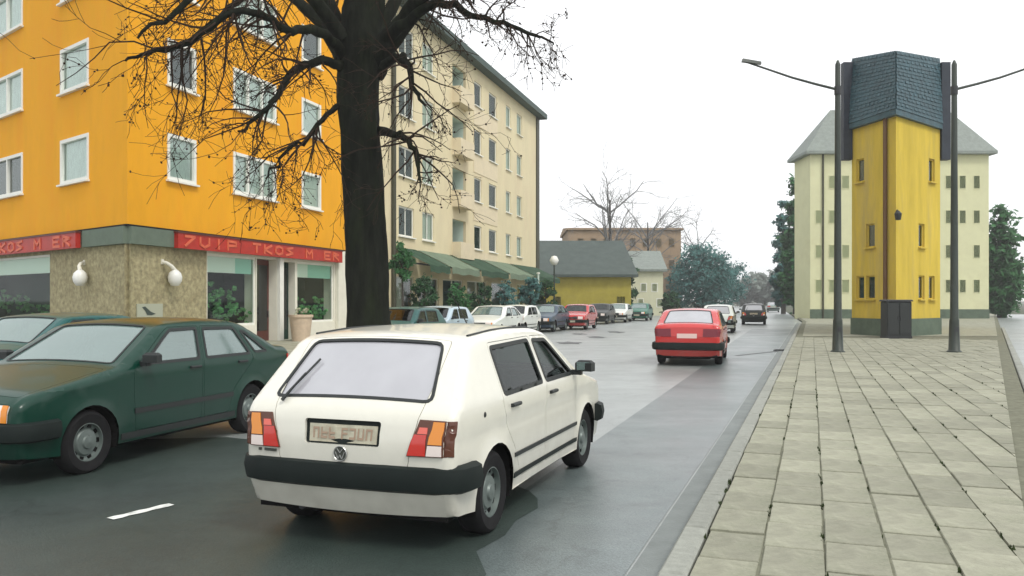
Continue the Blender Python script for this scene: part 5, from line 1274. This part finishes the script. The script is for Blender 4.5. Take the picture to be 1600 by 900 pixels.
# plain hatchback copies lose nothing: same meshes, other paint
put(sed, P_green, row_pt(13.4, -.1), True, P_teal, 'teal saloon parked behind the dark green saloon at the left edge')
put(hatch, P_white, row_pt(26.5), True, P_teal, 'teal hatchback parked right beside the big tree trunk')
put(hatch, P_white, row_pt(31.5, -.8), True, P_pblue, 'pale blue hatchback parked between the teal hatchback and the white cars')
put(sed, P_green, row_pt(36.5, -.35), True, P_wh2, 'white saloon parked above the white hatchback roof')
put(hatch, P_white, row_pt(40.8, -.6), True, P_wh2, 'second white parked car, a hatchback touching the dark blue saloon')
put(sed, P_green, row_pt(45.0, -.2), True, P_navy, 'dark blue saloon parked with its nose towards the camera, left of the parked red hatchback')
put(hatch, P_white, row_pt(48.5, .75), True, P_red, 'red hatchback parked in front of the ochre hall')
put(hatch, P_white, row_pt(59.5, -.1), True, P_blk, 'black hatchback parked right behind the red hatchback')
put(sed, P_green, row_pt(64.0, .45), True, P_wh2, 'white saloon parked in front of the cream house')
put(sed, P_green, row_pt(69.5, 1.3), True, P_dgr, 'bottle green saloon last in the row of parked cars')
wv = put(hatch, P_white, Vector((*at(1124, 44), 0)), False, P_wh2, 'white car on the road just ahead of the red saloon', 'cars driving away down the road')
dk = put(hatch, P_white, Vector((*at(1178, 58), 0)), False, P_blk, 'small black car far down the road right of the white one', 'cars driving away down the road')
rc['group'] = 'cars driving away down the road'
put(sed, P_green, Vector((*at(1208, 120), 0)), False, P_grey, 'tiny grey-green car at the far end of the road', 'cars driving away down the road')
# a low kerbed bed of soil round the big tree
tp_ = MB(); tp_.prism([(tb.x+1.0*math.cos(k*math.pi/6), tb.y+1.0*math.sin(k*math.pi/6)) for k in range(12)], 0.0, .10); tag(tp_.build('tree_pit', M_ground), kind='structure')

# ------------------------------------------------------------------ thin damp air
hz = MB(); hz.box(-420, 420, -8, 620, -1.2, 24.0)
hm = bpy.data.materials.new('haze'); hm.use_nodes = True; t = hm.node_tree; t.nodes.clear()
ho_ = t.nodes.new('ShaderNodeOutputMaterial'); pv = t.nodes.new('ShaderNodeVolumePrincipled'); pv.inputs['Color'].default_value = (.99, .995, 1, 1); pv.inputs['Density'].default_value = 0.0009; pv.inputs['Anisotropy'].default_value = 0.0
t.links.new(pv.outputs[0], ho_.inputs['Volume']); stuff(hz.build('haze', hm))
